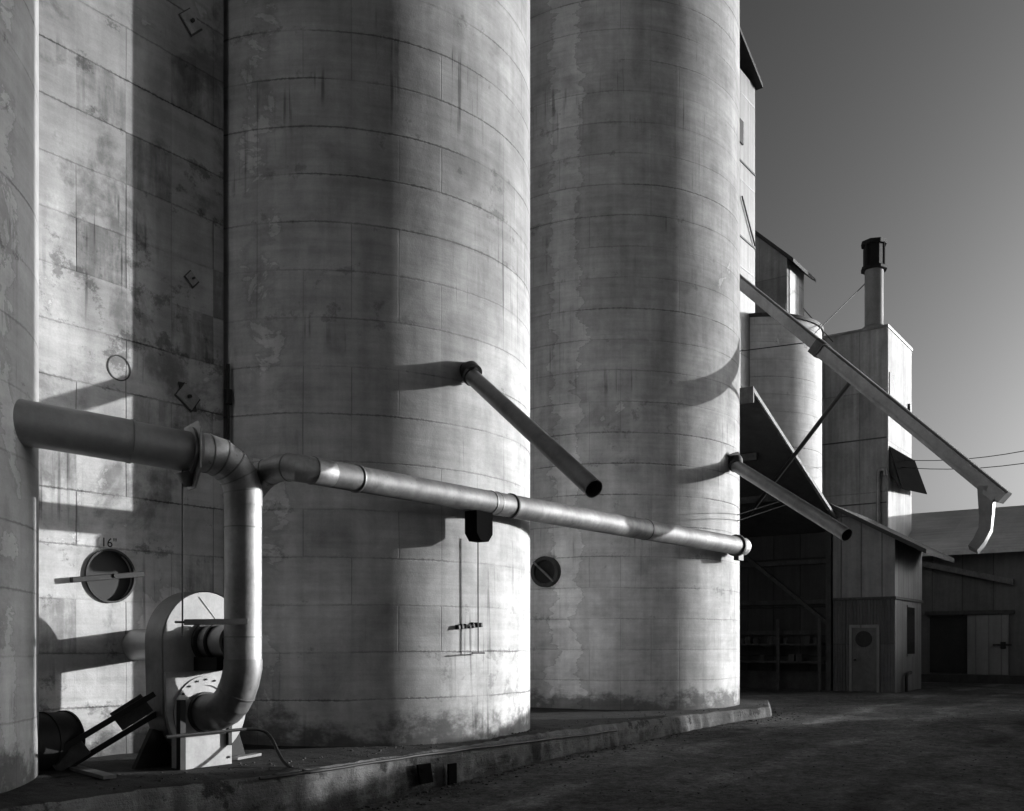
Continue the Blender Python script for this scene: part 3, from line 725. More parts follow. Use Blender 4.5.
for d_ in (0,): tube(bm, [C_ - UP*.05, C_ - UP*.62], [.21, .17], 4, True, True)
ch = obj('drop_chute', bm, 'spout', long_)
bm = bmnew(); tube(bm, [C_ - UP*.62, C_ - UP*.90 - DN*.02, C_ - UP*1.15 - DN*.12 - DU*.08, C_ - UP*1.30 - DN*.22 - DU*.14], [.165, .16, .15, .14], 4, True, True); obj('sock', bm, 'spout', ch)
st0 = mix_v(LA, LB, .505) - uL_*.13; st1 = W(on_u(744, 521, 17.5))
bm = bmnew(); tube(bm, [st0, st1], .055, 8); obj('strut', bm, 'iron', long_)

def wire(name, pts, r, label, cat='wire', group=None):
    bm = bmnew(); tube(bm, pts, r, 6); return tag(obj(name, bm, 'wire', None), label, cat, group)
pw = mix_v(A3, B3, .56)
wire('stay_wire', [pw + UP*.05, W(on_silo(737, 515, 1))], .009, 'upper thin stay wire from low spout back to the far silo', 'wire', 'stay wires of the low spout')
wire('stay_wire', [pw - UP*.02 + ax3*.05, W(on_silo(737, 521, 1))], .009, 'lower thin stay wire from low spout back to the far silo', 'wire', 'stay wires of the low spout')
wire('stay_wire', [W(on_t(733, 352, 22.2)), mix_v(LA, LB, .33) - uL_*.05], .012, 'level stay wire between the far silo and the long boxed spout')

# ------------------------------------------------------------------ headhouse
hh = thing('headhouse', 'tall pale metal-clad headhouse with dark eaves rising behind the far silo', 'building', (16.5, -5, -1.5))
HU0, HU1, HN0, HN1 = 11.6, 22.0, -8.0, -2.02
htop = on_u(752, 88, HU1)[2]
bm = bmnew(); box(bm, HU0, HU1, HN0, HN1, -1.6, htop); obj('wall', bm, 'head', hh)
upper_at = htop
tip = on_u(763, 88, HU1 + .12); oth = on_n(741, 33, tip[1]); rs = (oth[2] - tip[2])/(oth[0] - tip[0])
bm = bmnew(); poly(bm, [(HU0 - .6, tip[1], tip[2] + rs*(HU0 - .6 - tip[0])), tip, (tip[0], HN0 - .6, tip[2]), (HU0 - .6, HN0 - .6, tip[2] + rs*(HU0 - .6 - tip[0]))], UP*.14); rf = obj('roof', bm, 'roof', hh)
for hx in (14.0, 16.6):
    bm = bmnew(); box(bm, HU0, HU1 - .02, HN1, HN1 + .03, hx, hx + .06); obj('lap_strip', bm, 'iron2', hh)
bm = bmnew(); tube(bm, [on_n(742, 196, HN1 + .05), on_n(755, 246, HN1 + .05)], .03, 6); obj('conduit', bm, 'iron', hh)
bm = bmnew(); a = on_n(739.5, 130, HN1 + .02); box(bm, a[0] - 1.0, a[0] + .3, HN1 - .02, HN1 + .05, a[2] - .4, a[2] + .4); obj('window', bm, 'glass', hh)

# open drive-through barn against the headhouse: shallow roof falling away from the viewer
BE = 1.5; BN0, BN1 = -2.0, 1.39; BD = 20.4
pk = on_n(753, 389, BE); ev = on_n(843, 528.5, BE)
def rk(u): return pk[2] + (ev[2] - pk[2])*(u - pk[0])/(ev[0] - pk[0])
barn = thing('open_barn', 'dark open-sided barn with white-edged sloping roof between far silo and shack', 'building', ((pk[0] + BD)/2, -.3, -1.5))
bm = bmnew(); poly(bm, [(pk[0], BE - .02, pk[2]), (ev[0], BE - .02, ev[2]), (ev[0], BE - .02, ev[2] - .12), (pk[0], BE - .02, pk[2] - .12)], DN*(-2.0 - BE + .04)); obj('roof', bm, 'roof', barn)
bm = bmnew(); poly(bm, [(pk[0] - .03, BE + .03, pk[2] + .05), (ev[0] - .25, BE + .03, rk(ev[0] - .25) + .03), (ev[0] - .25, BE + .03, rk(ev[0] - .25) - .075), (pk[0] - .03, BE + .03, pk[2] - .075)], -DN*.045); obj('bargeboard', bm, 'weathered', barn)
bm = bmnew(); box(bm, pk[0] - .06, pk[0] - .005, -2.0, BE + .03, pk[2] - .36, pk[2] + .06); obj('fascia', bm, 'iron2', barn)
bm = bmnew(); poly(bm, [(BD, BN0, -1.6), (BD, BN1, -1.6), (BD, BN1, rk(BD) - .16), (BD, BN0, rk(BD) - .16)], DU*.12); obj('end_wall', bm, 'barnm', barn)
bm = bmnew(); poly(bm, [(11.4, -1.98, -1.6), (BD - .01, -1.98, -1.6), (BD - .01, -1.98, rk(BD) - .16), (pk[0] + .02, -1.98, pk[2] - .16)], DN*.05); obj('dark_lining', bm, 'dark', barn)  # added near-black lining: the barn's deep shade put into its colour
for hy in (2.6, 1.3, .3):
    bm = bmnew(); box(bm, BD - .14, BD - .003, BN0 + .1, BN1 - .05, hy, hy + .14); obj('girt', bm, 'board', barn)
bm = bmnew(); tube(bm, [(BD - .2, -1.7, 3.0), (BD - .2, 1.2, .6)], .08, 4, square=True); obj('brace', bm, 'iron2', barn)
bm = bmnew(); box(bm, BD - .12, BD - .004, BN0 + .1, BN1 - .05, -1.5, -.9); obj('kick_board', bm, 'board', barn)
bm = bmnew(); box(bm, BD - .55, BD - .38, BN1 - .22, BN1 - .05, -1.5, rk(BD - .5) - .125); obj('post', bm, 'board', barn)
for uu in (13.2, 15.5, 17.8):
    bm = bmnew(); box(bm, uu, uu + .1, -1.9, .6, rk(uu + .1) - .34, rk(uu + .1) - .135); obj('rafter', bm, 'iron2', barn)
shelf = thing('storage_shelf', 'cluttered timber shelf standing in the dark barn opening', 'shelf', (BD - .5, -.3, -1.5))
for hz in (-.62, -.05):
    bm = bmnew(); box(bm, BD - .75, BD - .25, -1.8, 1.1, hz, hz + .06); obj('board', bm, 'board', shelf)
for nn in (-1.7, -.3, 1.05):
    bm = bmnew(); box(bm, BD - .79, BD - .751, nn - .05, nn + .05, -1.5, .8); obj('upright', bm, 'iron2', shelf)
rnd = random.Random(3)
for i in range(11):
    nn = -1.62 + i*.245; k = rnd.choice(['can', 'box']); hz = rnd.choice([.01, -.56]); s_ = .06 + .05*rnd.random()
    bm = bmnew()
    if k == 'can':
        tube(bm, [(BD - .5, nn, hz), (BD - .5, nn, hz + s_*2.2)], s_, 14); tube(bm, [(BD - .5, nn, hz + s_*2.2), (BD - .5, nn, hz + s_*2.3)], s_*.9, 14); nm = 'paint_can'
    else:
        box(bm, BD - .65, BD - .4, nn - s_, nn + s_, hz, hz + s_*2.4); box(bm, BD - .66, BD - .39, nn - s_ - .01, nn + s_ + .01, hz + s_*2.1, hz + s_*2.41); nm = 'storage_box'
    tag(obj(nm, bm, rnd.choice(['board', 'iron2', 'board']), None), 'dim paint can on the shelf inside the dark barn' if k == 'can' else 'dim lidded box on the shelf inside the dark barn', 'can' if k == 'can' else 'box', 'cans on the barn shelf' if k == 'can' else 'boxes on the barn shelf')

# pale round bin rising behind the barn
bt = on_t(822, 400, 35.5); br0 = 2.6
vdir = (Vector((CU, CN)) - Vector((bt[0], bt[1]))).normalized(); per = Vector((-vdir.y, vdir.x))
cand = [Vector((bt[0], bt[1])) + per*br0*s for s in (1, -1)]
def scr(p): q = C2 + D*p[0] + N*p[1]; return PX + F*q.x/q.y
bc = min(cand, key=lambda p: scr(p))
bint = on_t(790, 334, 35.6)[2]
binn = thing('round_bin', 'pale round concrete bin between the headhouse and the dark tower', 'bin', (bc.x, bc.y, -1.5))
bm = bmnew(); uvl = bm.loops.layers.uv.active; tube(bm, [(bc.x, bc.y, -1.6), (bc.x, bc.y, bint)], br0, 72); obj('wall', bm, 'bin', binn)
bm = bmnew(); tube(bm, [(bc.x, bc.y, bint), (bc.x, bc.y, bint + .12)], br0 + .07, 72); obj('rim', bm, 'iron2', binn)
bm = bmnew(); tube(bm, [(bc.x, bc.y, bint + .12), (bc.x, bc.y, bint + .35)], [br0, .2], 48); obj('lid', bm, 'roof', binn)

# gabled leg house above the bin
GU = 25.0
ga = on_u(757, 236, GU); gb = on_u(787, 258, GU)
gr = on_n(804, 283, gb[1])
leg = thing('gabled_penthouse', 'small gabled metal penthouse against the sky right of the headhouse', 'building', ((GU + gr[0])/2, gb[1] - 3, -1.5))
gl = gb[1] - 6.0; ghl = gb[2] + (ga[2]-gb[2])*(6.0)/(gb[1]-ga[1])
back = gr[0]
bm = bmnew(); poly(bm, [(GU, gl, ghl), (GU, gb[1], gb[2]), (GU, gb[1], -1.6), (GU, gl, -1.6)], DU*(back - GU)); obj('wall', bm, 'towerm', leg)
bm = bmnew(); poly(bm, [(GU - .3, gl, ghl + .02), (GU - .3, gb[1] + .35, gb[2] + .02 - .35*(ghl - gb[2])/6), (GU - .3, gb[1] + .35, gb[2] + .16 - .35*(ghl - gb[2])/6), (GU - .3, gl, ghl + .16)], DU*(back - GU + .7)); obj('roof', bm, 'roof', leg)
bm = bmnew(); a, b = on_u(769, 335, GU - .05), on_u(761, 316, GU - .05); box(bm, GU - .08, GU + .05, b[1], a[1], a[2], b[2]); obj('window', bm, 'glass', leg)
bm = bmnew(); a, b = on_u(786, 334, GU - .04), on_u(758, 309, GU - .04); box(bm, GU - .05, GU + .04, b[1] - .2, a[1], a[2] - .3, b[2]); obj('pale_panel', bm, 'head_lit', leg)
bm = bmnew(); a, b = on_u(800, 337, GU - .3), on_u(759, 331, GU - .3); box(bm, GU - .6, GU - .1, b[1], a[1], a[2], b[2]); obj('ledge', bm, 'iron', leg)
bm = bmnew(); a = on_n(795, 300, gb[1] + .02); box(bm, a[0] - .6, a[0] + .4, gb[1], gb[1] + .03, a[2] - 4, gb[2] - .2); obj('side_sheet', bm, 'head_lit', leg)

# ------------------------------------------------------------------ tower
TU = 28.5
tc = on_u(887, 327, TU); tn1 = tc[1]; tn0 = on_u(816, 400, TU)[1]; tb = on_n(911, 336, tn1)[0]; tt = tc[2]
tower = thing('square_tower', 'square tower with dark front, sunlit side and chimney stack on top', 'tower', ((TU + tb)/2, (tn0 + tn1)/2, -1.5))
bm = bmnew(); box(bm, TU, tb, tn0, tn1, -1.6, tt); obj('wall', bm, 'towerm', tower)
bm = bmnew(); box(bm, TU - .05, tb + .05, tn0, tn1 + .06, tt, tt + .10); obj('coping', bm, 'galv_old', tower)
bm = bmnew(); box(bm, TU + .05, tb - .02, tn1 + .002, tn1 + .03, -1.6, tt - .02); obj('lit_side', bm, 'tower_lit', tower)  # tower's lit side brightened by colour, no cladding of its own
# stack
sx = on_u(874, 327, TU + 1.0); srad = .36
stp = on_u(874, 268, TU + 1.0)[2]; su, sn = sx[0], sx[1]
bm = bmnew(); tube(bm, [(su, sn, tt + .05), (su, sn, tt + .35), (su, sn, tt + .45), (su, sn, stp)], [.55, .5, srad, srad], 32); stack = obj('chimney_stack', bm, 'stackm', tower)
c0, c1 = on_u(873, 271, TU + 1.0)[2], on_u(873, 245, TU + 1.0)[2]
bm = bmnew(); tube(bm, [(su, sn, c0), (su, sn, c0 + .12)], .52, 8); tube(bm, [(su, sn, c1 - .05), (su, sn, c1 + .1), (su, sn, c1 + .16)], [.50, .52, .3], 8); tube(bm, [(su, sn, c0 + .12), (su, sn, c1 - .05)], .40, 8)
for i in range(8):
    a = 2*pi*(i + .5)/8
    if i % 2 == 0: tube(bm, [(su + .47*math.cos(a), sn + .47*math.sin(a), c0 + .12), (su + .47*math.cos(a), sn + .47*math.sin(a), c1 - .05)], .05, 6)
obj('cap', bm, 'iron', stack, 0, 20)
# awning on the sunlit side, small windows and a vent pipe
e_ = .02
w0 = on_n(888, 462, tn1 + .02); 
au0 = TU + .15; A1 = on_u(888.6, 447, au0); Cn = on_u(902, 489, au0); Bf = on_n(927, 488, Cn[1]); D1 = on_u(887, 472, au0); wn_ = tn1 + .04
bm = bmnew(); poly(bm, [(au0, wn_, A1[2]), (Bf[0], wn_, A1[2] + .05), (Bf[0], Cn[1], (Bf[2] + Cn[2])/2 + .02), (au0, Cn[1], Cn[2])], UP*.05); aw = obj('awning', bm, 'darkened', tower)  # black plate: the hood's shaded underside put into its colour
bm = bmnew(); poly(bm, [(au0 + .02, wn_, A1[2] - .02), (au0 + .02, wn_, D1[2]), (au0 + .02, Cn[1] - .04, Cn[2] - .01)], DU*.04); obj('cheek', bm, 'iron', aw)
bm = bmnew(); a = on_n(890, 385, tn1); box(bm, a[0] - .25, a[0] + .35, tn1 - .05, tn1 + .06, a[2] - .45, a[2] + .45); obj('window', bm, 'glass', tower)
bm = bmnew(); a = on_n(908, 408, tn1); box(bm, a[0] - .12, a[0] + .12, tn1 - .05, tn1 + .12, a[2] - .3, a[2] + .15); obj('vent', bm, 'iron', tower)
bm = bmnew(); pa = on_u(878, 535, TU - .15); pb = on_u(878, 474, TU - .15); pc = on_u(884.5, 470, TU - .15)
tube(bm, [(TU - .12, pa[1], pa[2] - 1.6), (TU - .12, pb[1], pb[2])] + arc_pts((TU - .12, pb[1], pb[2]), (TU - .12, pb[1] + .02, pb[2] + .28), (TU - .12, pc[1], pc[2]), 5)[1:] + [(TU - .12, pc[1] + .02, pc[2] - .22)], .085, 12); obj('vent_pipe', bm, 'galv_old', tower)
for yy in (441, 505):
    bm = bmnew(); a = on_u(860, yy, TU); box(bm, TU - .025, TU + .02, tn0 + .05, tn1 - .01, a[2], a[2] + .05); obj('pour_line', bm, 'iron2', tower)
# guy wires
wire('guy_wire', [(su, sn - srad, on_u(864, 284, TU + 1.0)[2]), on_t(815, 333, 34.0)], .018, 'guy wire from the chimney stack down left to the round bin', 'wire')
wire('guy_wire', [on_t(786, 289, 37.5), on_u(833, 342, TU - .02)], .018, 'guy wire from the gabled penthouse down right to the tower top', 'wire')
pa = W((tb - .3, tn1 + .05, on_n(906, 459, tn1)[2])); 
for i, (y0, x1, y1) in enumerate(((460, 1180, 404), (467, 1180, 424))):
    p = on_n(905 if i == 0 else 899, y0, tn1 + .1); q = on_t(x1, y1, 30.0)
    wire('power_line', sag(p, q, .55), .016, ('upper' if i == 0 else 'lower') + ' of two power lines leaving the tower side toward the right edge', 'power line', 'power lines from the tower')

# ------------------------------------------------------------------ corrugated shack
KU = 19.86; kn0, kn1 = 1.40, on_u(895, 693, KU)[1]; kb = on_n(922, 600, kn1)[0]
shack = thing('corrugated_shack', 'small two-storey metal shack with grey door beside the barn opening', 'shack', ((KU + kb)/2, (kn0 + kn1)/2, -1.5))
kmid = on_u(895, 598, KU)[2]
def kr(n): 
    a, b = on_u(838, 507, KU), on_u(895, 534, KU); return a[2] + (b[2]-a[2])*(n - a[1])/(b[1]-a[1])
bm = bmnew(); poly(bm, [(KU, kn0, kr(kn0) - .06), (KU, kn1, kr(kn1) - .06), (KU, kn1, kmid), (KU, kn0, kmid)], DU*(kb - KU)); obj('upper_wall', bm, 'shackm', shack)
def corrugated(pfix, a0, a1, h0, h1, alongN, amp, pitch, outward):
    bm = bmnew(); uvl = bm.loops.layers.uv.active; n = int((a1 - a0)/(pitch/8)); prev = None
    for i in range(n+1):
        a = a0 + (a1-a0)*i/n; o = amp*math.sin(2*pi*a/pitch)*outward
        p = [(pfix + o, a, h) if alongN else (a, pfix + o, h) for h in (h0, h1)]
        cur = [bm.verts.new(W(q)) for q in p]
        if prev:
            f = bm.faces.new((prev[0], cur[0], cur[1], prev[1]))
            for l, uvc in zip(f.loops, ((prev_a, h0), (a, h0), (a, h1), (prev_a, h1))): l[uvl].uv = uvc
        prev = cur; prev_a = a
    return bm
bm = bmnew(); box(bm, KU + .06, kb, kn0, kn1 - .06, -1.6, kmid - .003); obj('core', bm, 'board', shack)
obj('lower_front', corrugated(KU + .02, kn0, kn1, -1.52, kmid - .03, True, .018, .085, 1), 'corr', shack, 0, 80)
bm = bmnew(); poly(bm, [(KU + .03, kn1 - .055, -1.55), (kb, kn1 - .055, -1.55), (kb, kn1 - .055, kmid - .01), (KU + .03, kn1 - .055, kmid - .01)], DN*.03); obj('lower_side', bm, 'shackm', shack)
bm = bmnew(); box(bm, KU - .05, kb, kn0, kn1 + .04, kmid - .03, kmid + .05); obj('belt_rail', bm, 'iron2', shack)
bm = bmnew(); poly(bm, [(KU - .25, kn0 - .05, kr(kn0 - .05)), (KU - .25, kn1 + .95, kr(kn1 + .95)), (KU - .25, kn1 + .95, kr(kn1 + .95) - .14), (KU - .25, kn0 - .05, kr(kn0 - .05) - .14)], DU*(kb - KU + .5)); obj('roof', bm, 'roof', shack)
d0, d1 = on_u(852.5, 628, KU), on_u(877, 628, KU)
bm = bmnew(); box(bm, KU - .03, KU + .05, d0[1], d1[1], -1.47, d0[2]); dr = obj('door', bm, 'shack_door', shack, .005)
bm = bmnew(); cc = on_u(864, 639, KU); ringband(bm, W((KU - .035, cc[1], cc[2])), DU, .15, .25, .05, 24); disc(bm, W((KU - .032, cc[1], cc[2])), DU, .15, .02, 20); obj('round_window', bm, 'iron', dr)
bm = bmnew(); cc = on_u(855.5, 660, KU); disc(bm, W((KU - .06, cc[1], cc[2])), DU, .035, .06, 10); obj('handle', bm, 'iron', dr)
bm = bmnew(); a_, b_, t_ = d0[1], d1[1], d0[2]; poly(bm, [(KU - .06, a_ - .09, -1.5), (KU - .06, a_ - .003, -1.5), (KU - .06, a_ - .003, t_ + .003), (KU - .06, b_ + .003, t_ + .003), (KU - .06, b_ + .003, -1.5), (KU - .06, b_ + .09, -1.5), (KU - .06, b_ + .09, t_ + .1), (KU - .06, a_ - .09, t_ + .1)], DU*.1); obj('door_frame', bm, 'shackm', shack)
bm = bmnew(); a, b = on_n(908, 654, kn1), on_n(915, 608, kn1); box(bm, a[0], b[0], kn1 - .06, kn1 - .005, a[2], b[2]); wd = obj('window', bm, 'glass', shack)
bm = bmnew(); box(bm, a[0] - .06, b[0] + .06, kn1 - .03, kn1 + .015, a[2] - .08, a[2] - .003); obj('sill', bm, 'shackm', wd)
bm = bmnew(); box(bm, a[0] - .06, b[0] + .06, kn1 - .03, kn1 + .015, b[2] + .003, b[2] + .07); obj('lintel', bm, 'shackm', wd)
bm = bmnew(); a = on_n(907, 690, kn1 + .1); b = on_n(908, 678, kn1 + .1); c = on_n(914, 672, kn1 + .1)
tube(bm, [(a[0], kn1 + .08, -1.5), (a[0], kn1 + .08, b[2])] + arc_pts((a[0], kn1 + .08, b[2]), (a[0] + .1, kn1 + .08, b[2] + .18), (a[0] + .5, kn1 + .08, b[2] + .15), 5)[1:] + [(a[0] + .55, kn1 + .08, c[2])], .05, 10); obj('drain_pipe', bm, 'iron', shack)

# ------------------------------------------------------------------ long shed across the yard end
XU = 30.0; XN0, XN1 = -.1, 12.0; XE = 3.86
shed = thing('long_shed', 'long low shed with sheet roof and sliding door at right across the yard', 'building', (XU + 5, 3, -1.5))
RU = XU + 5.2; ridge = on_u(960, 510.5, RU)[2]
bm = bmnew(); box(bm, XU, XU + 10.5, XN0, XN1, -1.7, XE); obj('wall', bm, 'shedm', shed)
bm = bmnew(); EO = .8; sl = (ridge - XE)/(RU - XU)
poly(bm, [(XU - EO, XN0 - .3, XE - EO*sl + .02), (RU, XN0 - .3, ridge + .02), (RU + 6, XN0 - .3, XE), (RU + 6, XN0 - .3, XE - .1), (RU, XN0 - .3, ridge - .12), (XU - EO, XN0 - .3, XE - EO*sl - .12)], DN*(XN1 - XN0 + .6))
obj('roof', bm, 'shedroof', shed)
s0 = on_u(930, 617, XU); s1_ = on_u(968, 673, XU); s2_ = on_u(1009, 615, XU)
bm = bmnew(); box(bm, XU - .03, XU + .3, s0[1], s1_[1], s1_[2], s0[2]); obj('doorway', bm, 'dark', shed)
bm = bmnew(); box(bm, XU - .14, XU - .05, s1_[1], s2_[1], s1_[2] - .05, s0[2] + .05); sd = obj('sliding_door', bm, 'slide', shed, .006)
bm = bmnew(); a = on_u(1003, 645, XU - .15); box(bm, XU - .19, XU - .141, a[1] - .35, a[1] + .3, a[2] - .03, a[2] + .04); box(bm, XU - .21, XU - .141, a[1] - .08, a[1] + .1, a[2] - .14, a[2] + .12); obj('latch', bm, 'iron', sd)
bm = bmnew(); box(bm, XU - .22, XU - .02, s0[1] - .15, s2_[1] + .2, s0[2] + .07, s0[2] + .22); obj('door_track', bm, 'iron2', shed)
bm = bmnew(); box(bm, XU - .6, XU - .005, s0[1] - .3, XN1, -1.7, s1_[2] - .06); obj('sill', bm, 'board', shed)
c0, c1 = on_u(918, 560, XU - .3), on_u(1013, 579, XU - .3)
bm = bmnew(); poly(bm, [(XU - .3, c0[1], c0[2]), (XU - .3, c1[1], c1[2]), (XU - .3, c1[1], c1[2] - .22), (XU - .3, c0[1], c0[2] - .22)], DU*.28); obj('canopy_beam', bm, 'wood', shed)

# ------------------------------------------------------------------ clutter on the slab
lf = on_h(55, 772, PT + .02); lt = on_n(160, 701, 1.9)
fr = thing('steel_brace_frame', 'dark steel brace frame with two rails leaning against the white fan', 'brace frame', lf)
A_, B_ = W(lf), W(lt); ax = (B_ - A_).normalized(); sd_ = ax.cross(UP).normalized(); up_ = sd_.cross(ax).normalized()
for s in (-1, 1):
    bm = bmnew(); off = up_*(.10*s) + sd_*(.05*s); tube(bm, [A_ + off + UP*.08, B_ + off], .042, 4, square=True); obj('rail', bm, 'iron', fr, .003)
for f0, f1 in ((.60, .90), (.0, .30)):
    bm = bmnew(); p, q = mix_v(A_, B_, f0) + UP*.03, mix_v(A_, B_, f1) + UP*.02
    poly(bm, [p + up_*.16 + sd_*.03, q + up_*.16 + sd_*.03, q - up_*.06 + sd_*.03, p - up_*.06 + sd_*.03], -sd_*.06); obj('plate', bm, 'iron2', fr, .004)
# dark drum lying behind the nearest silo
dc = (-5.6, 1.22, PT + .32)
dr_ = thing('steel_drum', 'dark steel drum lying on its side in the corner by nearest silo', 'drum', (dc[0], dc[1], PT))
bm = bmnew(); a = (dc[0] - .45, dc[1] + .05, dc[2]); b = (dc[0] + .36, dc[1] - .06, dc[2]); d_ = (W(b) - W(a)).normalized()
tube(bm, [W(a) - d_*.0, W(a) + d_*.02, W(b) - d_*.02, W(b)], [.29, .30, .30, .27], 36); obj('body', bm, 'iron', dr_)
for f in (.02, .35, .66, .97):
    bm = bmnew(); ringband(bm, mix_v(W(a), W(b), f), d_, .28, .313, .03, 36); obj('hoop', bm, 'iron', dr_)
def strip(name, p, q, w, t, mat, label, cat):
    bm = bmnew(); P, Q = W(p), W(q); s = (Q - P).normalized().cross(UP)*w/2
    poly(bm, [P + s, Q + s, Q - s, P - s], UP*t); return tag(obj(name, bm, mat, None, .003), label, cat)
h1_ = PT + .03
strip('timber_plank', on_h(66, 767, h1_), on_h(110, 779, h1_), .13, .035, 'wood', 'flat weathered plank lying on slab below the leaning brace frame', 'plank')
strip('steel_bar', on_h(234, 760, h1_ + .01), on_h(258, 755.5, h1_ + .01), 0.10, .03, 'slabplate', 'short pale steel bar lying on slab just right of the fan', 'bar')
# rod across the fan foot and hose over the slab edge
bm = bmnew(); a = on_n(166, 737, PN + .08); b = on_n(246, 729, PN + .08)
tube(bm, [a, mix3(a, b, .5), b], .018, 8); tag(obj('steel_rod', bm, 'iron', None), 'thin dark rod laid across the front of the fan pedestal', 'rod')
hp = []
for (x, y, n) in ((246, 729, 2.36), (258, 729.5, 2.42), (267, 733, 2.48), (273, 741, 2.58), (278, 752, 2.70), (284, 762, 2.86), (291, 768.5, 3.02)): hp.append(on_n(x, y, n))
pts = []
for i in range(len(hp)-1):
    for j in range(4):
        a, b, c, d = (hp[max(0, min(len(hp)-1, i + k))] for k in (-1, 0, 1, 2)); f = j/4
        pts.append(tuple(.5*(2*b[k] + (c[k] - a[k])*f + (2*a[k] - 5*b[k] + 4*c[k] - d[k])*f*f + (3*b[k] - a[k] - 3*c[k] + d[k])*f**3) for k in range(3)))
pts.append(hp[-1])
u = hp[-1][0] + .25
run = []
u = hp[-1][0] + .1
while u < 3.3: 
    run.append((u, edge_n(u) + .055, PT - .035 - .05*min(1, max(0, (u + 2)/4)) + .012*mnoise.noise(Vector((u*2, 3, 1))))); u += .25
bm = bmnew(); tube(bm, pts + run, .018, 10); tag(obj('hose', bm, 'rubber', None), 'black hose curling over the slab and running along its front edge', 'hose')
bm = bmnew(); run2 = []
u = -5.4
while u < hp[-1][0]: run2.append((u + .4, edge_n(u + .4) + .05, PT - .03 + .008*mnoise.noise(Vector((u*3, 5, 1))))); u += .22
tube(bm, run2[3:], .018, 10); tag(obj('cable', bm, 'rubber', None), 'thick black cable stub along slab edge below the fan', 'cable')
for i, (xa, xb) in enumerate(((418, 431), (449, 457))):  # black plates standing in for the shaded gaps in the slab front
    n_ = edge_n(-1.4) + .12; a, b = on_n(xa, 785, n_), on_n(xb, 763, n_); k_ = .05 if i == 0 else 0
    bm = bmnew(); poly(bm, [(a[0] + k_, n_, a[2]), (b[0] + k_, n_, a[2]), (b[0], n_, b[2]), (a[0], n_, b[2])], -DN*.03)
    tag(obj('gap_plate', bm, 'darkened', None, .004), ('wide leaning' if i == 0 else 'narrow upright') + ' black plate standing in for a shaded gap in the slab front under the hose', 'gap plate', 'plates standing in for gaps in the slab front')

# unseen shadow caster right of frame, given a silo's form to shade the yard
QC = 5.55; QR = 3.4; qu = 13.0; qn = QC + .6494*qu + QR/math.cos(math.radians(SUN_AZ))
os_ = thing('shadow_silo', 'unseen shadow caster in the form of a round silo beyond the right edge', 'silo', (qu, qn, -1.5))
bm = bmnew(); tube(bm, [(qu, qn, -1.7), (qu, qn, 14.0)], QR, 96); obj('wall', bm, 'bin', os_)
bm = bmnew(); tube(bm, [(qu, qn, 14.0), (qu, qn, 14.2), (qu, qn, 15.4)], [QR + .1, QR + .1, .3], 64); obj('roof', bm, 'roof', os_)

# unseen board fences added beyond the right edge to shade the yard
def shade_fence(fu, fn0, fn1, top, label):
    fence = thing('shade_fence', label, 'fence', (fu, (fn0 + fn1)/2, -1.6), 'unseen fences added to shade the yard')
    n_ = fn0; bm = bmnew()
    while n_ < fn1:
        box(bm, fu, fu + .03, n_, n_ + .145, -1.7, top + .05*mnoise.noise(Vector((n_*5, 1, 1)))); n_ += .15
    obj('boards', bm, 'wood', fence)
    for hz in (-1.1, top - .7):
        bm = bmnew(); box(bm, fu + .035, fu + .11, fn0, fn1, hz, hz + .1); obj('rail', bm, 'wood', fence)
    n_ = fn0 + .1
    while n_ < fn1:
        bm = bmnew(); box(bm, fu + .115, fu + .23, n_, n_ + .12, -1.7, top - .05); obj('post', bm, 'wood', fence); n_ += 2.4
shade_fence(14.0, 8.9, 27.0, .70, 'near unseen board fence added beyond the right edge to shade the yard')
shade_fence(26.0, 8.0, 26.0, .75, 'far unseen board fence beside the long shed, added to shade the yard')
# loose gravel and crumbs of concrete
rg = random.Random(11); bm = bmnew()
def stone(u, n, h, r):
    c_ = W((u, n, h + r*.3)); vs = []
    a0 = rg.random()*6
    for k in range(5):
        a = a0 + 2*pi*k/5; rr = r*(.7 + .5*rg.random()); vs.append(bm.verts.new(c_ + Vector((math.cos(a)*rr, math.sin(a)*rr, -r*.35))))
    m_ = []
    for k in range(5):
        a = a0 + 2*pi*(k + .4)/5; rr = r*(.45 + .4*rg.random()); m_.append(bm.verts.new(c_ + Vector((math.cos(a)*rr, math.sin(a)*rr, r*(.25 + .3*rg.random())))))
    for k in range(5):
        j = (k + 1) % 5; bm.faces.new((vs[k], vs[j], m_[k])); bm.faces.new((m_[k], vs[j], m_[j]))
    bm.faces.new(m_)
for i in range(3600):
    u = -9 + 26*rg.random()**1.3; k = rg.random()
    e = edge_n(min(u, 11)); n = e + .12 + (.5*rg.random()**2 if k < .35 else 7*rg.random())
    stone(u, n, gh(u, n), (.005 + .018*rg.random()**3)*(1.4 if k < .35 else 1))
for i in range(700):
    u = -6 + 15*rg.random(); e = edge_n(u); n = e - .06 - 1.0*rg.random()**1.6
    if min((u - k*SP)**2 + n*n for k in (-1, 0, 1)) > R*R + .05: stone(u, n, PT + .015 + (.03 if u > 0 else 0)*(1 if e - n < .3 else 0), .005 + .02*rg.random()**3)
gvl = obj('gravel', bm, 'stones', origin=Vector((0, 0, 0)), sharp=20); gvl['kind'] = 'stuff'

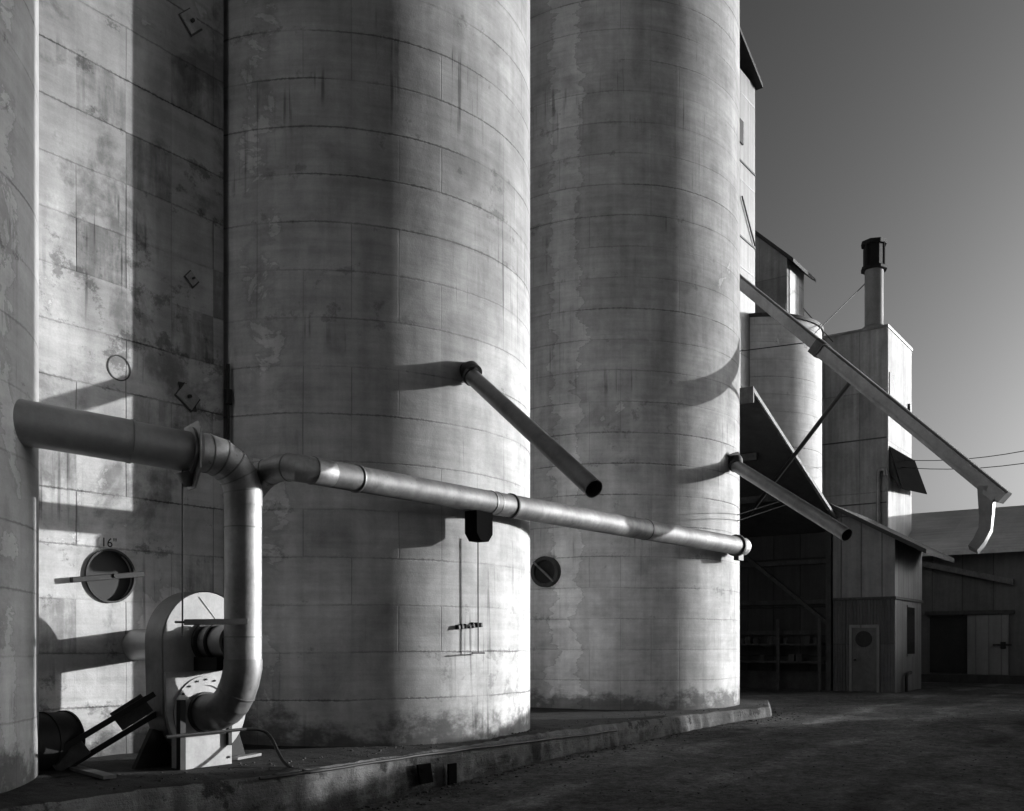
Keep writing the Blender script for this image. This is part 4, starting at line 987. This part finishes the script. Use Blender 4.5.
# ------------------------------------------------------------------ light, sky, camera
w = bpy.data.worlds.new('World'); S.world = w; w.use_nodes = True; nt = w.node_tree; nt.nodes.clear()
out = nt.nodes.new('ShaderNodeOutputWorld'); bg = nt.nodes.new('ShaderNodeBackground'); sky = nt.nodes.new('ShaderNodeTexSky')
sky.sky_type = 'NISHITA'; sky.sun_disc = False; sky.sun_elevation = math.radians(SUN_EL)
az = math.radians(SUN_AZ); sv = DU*math.cos(az) + DN*math.sin(az)
sky.sun_rotation = math.atan2(sv.x, sv.y)
sky.air_density = 1.0; sky.dust_density = 5.0; sky.ozone_density = 1.0
# black and white film behind a red filter
sp_ = nt.nodes.new('ShaderNodeSeparateColor'); nt.links.new(sky.outputs[0], sp_.inputs[0])
cb = nt.nodes.new('ShaderNodeCombineColor')
fp = nt.nodes.new('ShaderNodeMath'); fp.operation = 'POWER'; fp.inputs[1].default_value = 1.5; nt.links.new(sp_.outputs[0], fp.inputs[0])
fm = nt.nodes.new('ShaderNodeMath'); fm.operation = 'MULTIPLY'; fm.inputs[1].default_value = .61; nt.links.new(fp.outputs[0], fm.inputs[0])
for i in range(3): nt.links.new(fm.outputs[0], cb.inputs[i])
nt.links.new(cb.outputs[0], bg.inputs[0]); bg.inputs[1].default_value = .05
nt.links.new(bg.outputs[0], out.inputs[0])
sl_ = bpy.data.lights.new('sun', 'SUN'); sl_.energy = 2.85; sl_.angle = math.radians(.5); sl_.color = (1, 1, 1)
so = bpy.data.objects.new('sun', sl_); COL.objects.link(so)
dirv = sv*math.cos(math.radians(SUN_EL)) + UP*math.sin(math.radians(SUN_EL))
so.rotation_euler = dirv.to_track_quat('Z', 'Y').to_euler(); so.location = (20, 20, 40)
cam = bpy.data.cameras.new('camera'); co = bpy.data.objects.new('camera', cam); COL.objects.link(co)
co.location = (0, 0, Z0); co.rotation_euler = (pi/2, 0, 0)
cam.sensor_fit = 'HORIZONTAL'; cam.sensor_width = 36; cam.lens = F/1024*36; cam.shift_y = (HZ - 405.5)/1024
cam.clip_start = .1; cam.clip_end = 6000
S.camera = co
for o in S.objects:
    if '_org' in o: del o['_org']
vs = S.view_settings; vs.view_transform = 'Standard'; vs.look = 'None'; vs.gamma = 1; vs.use_curve_mapping = False; vs.exposure = 1.1
S.display_settings.display_device = 'sRGB'
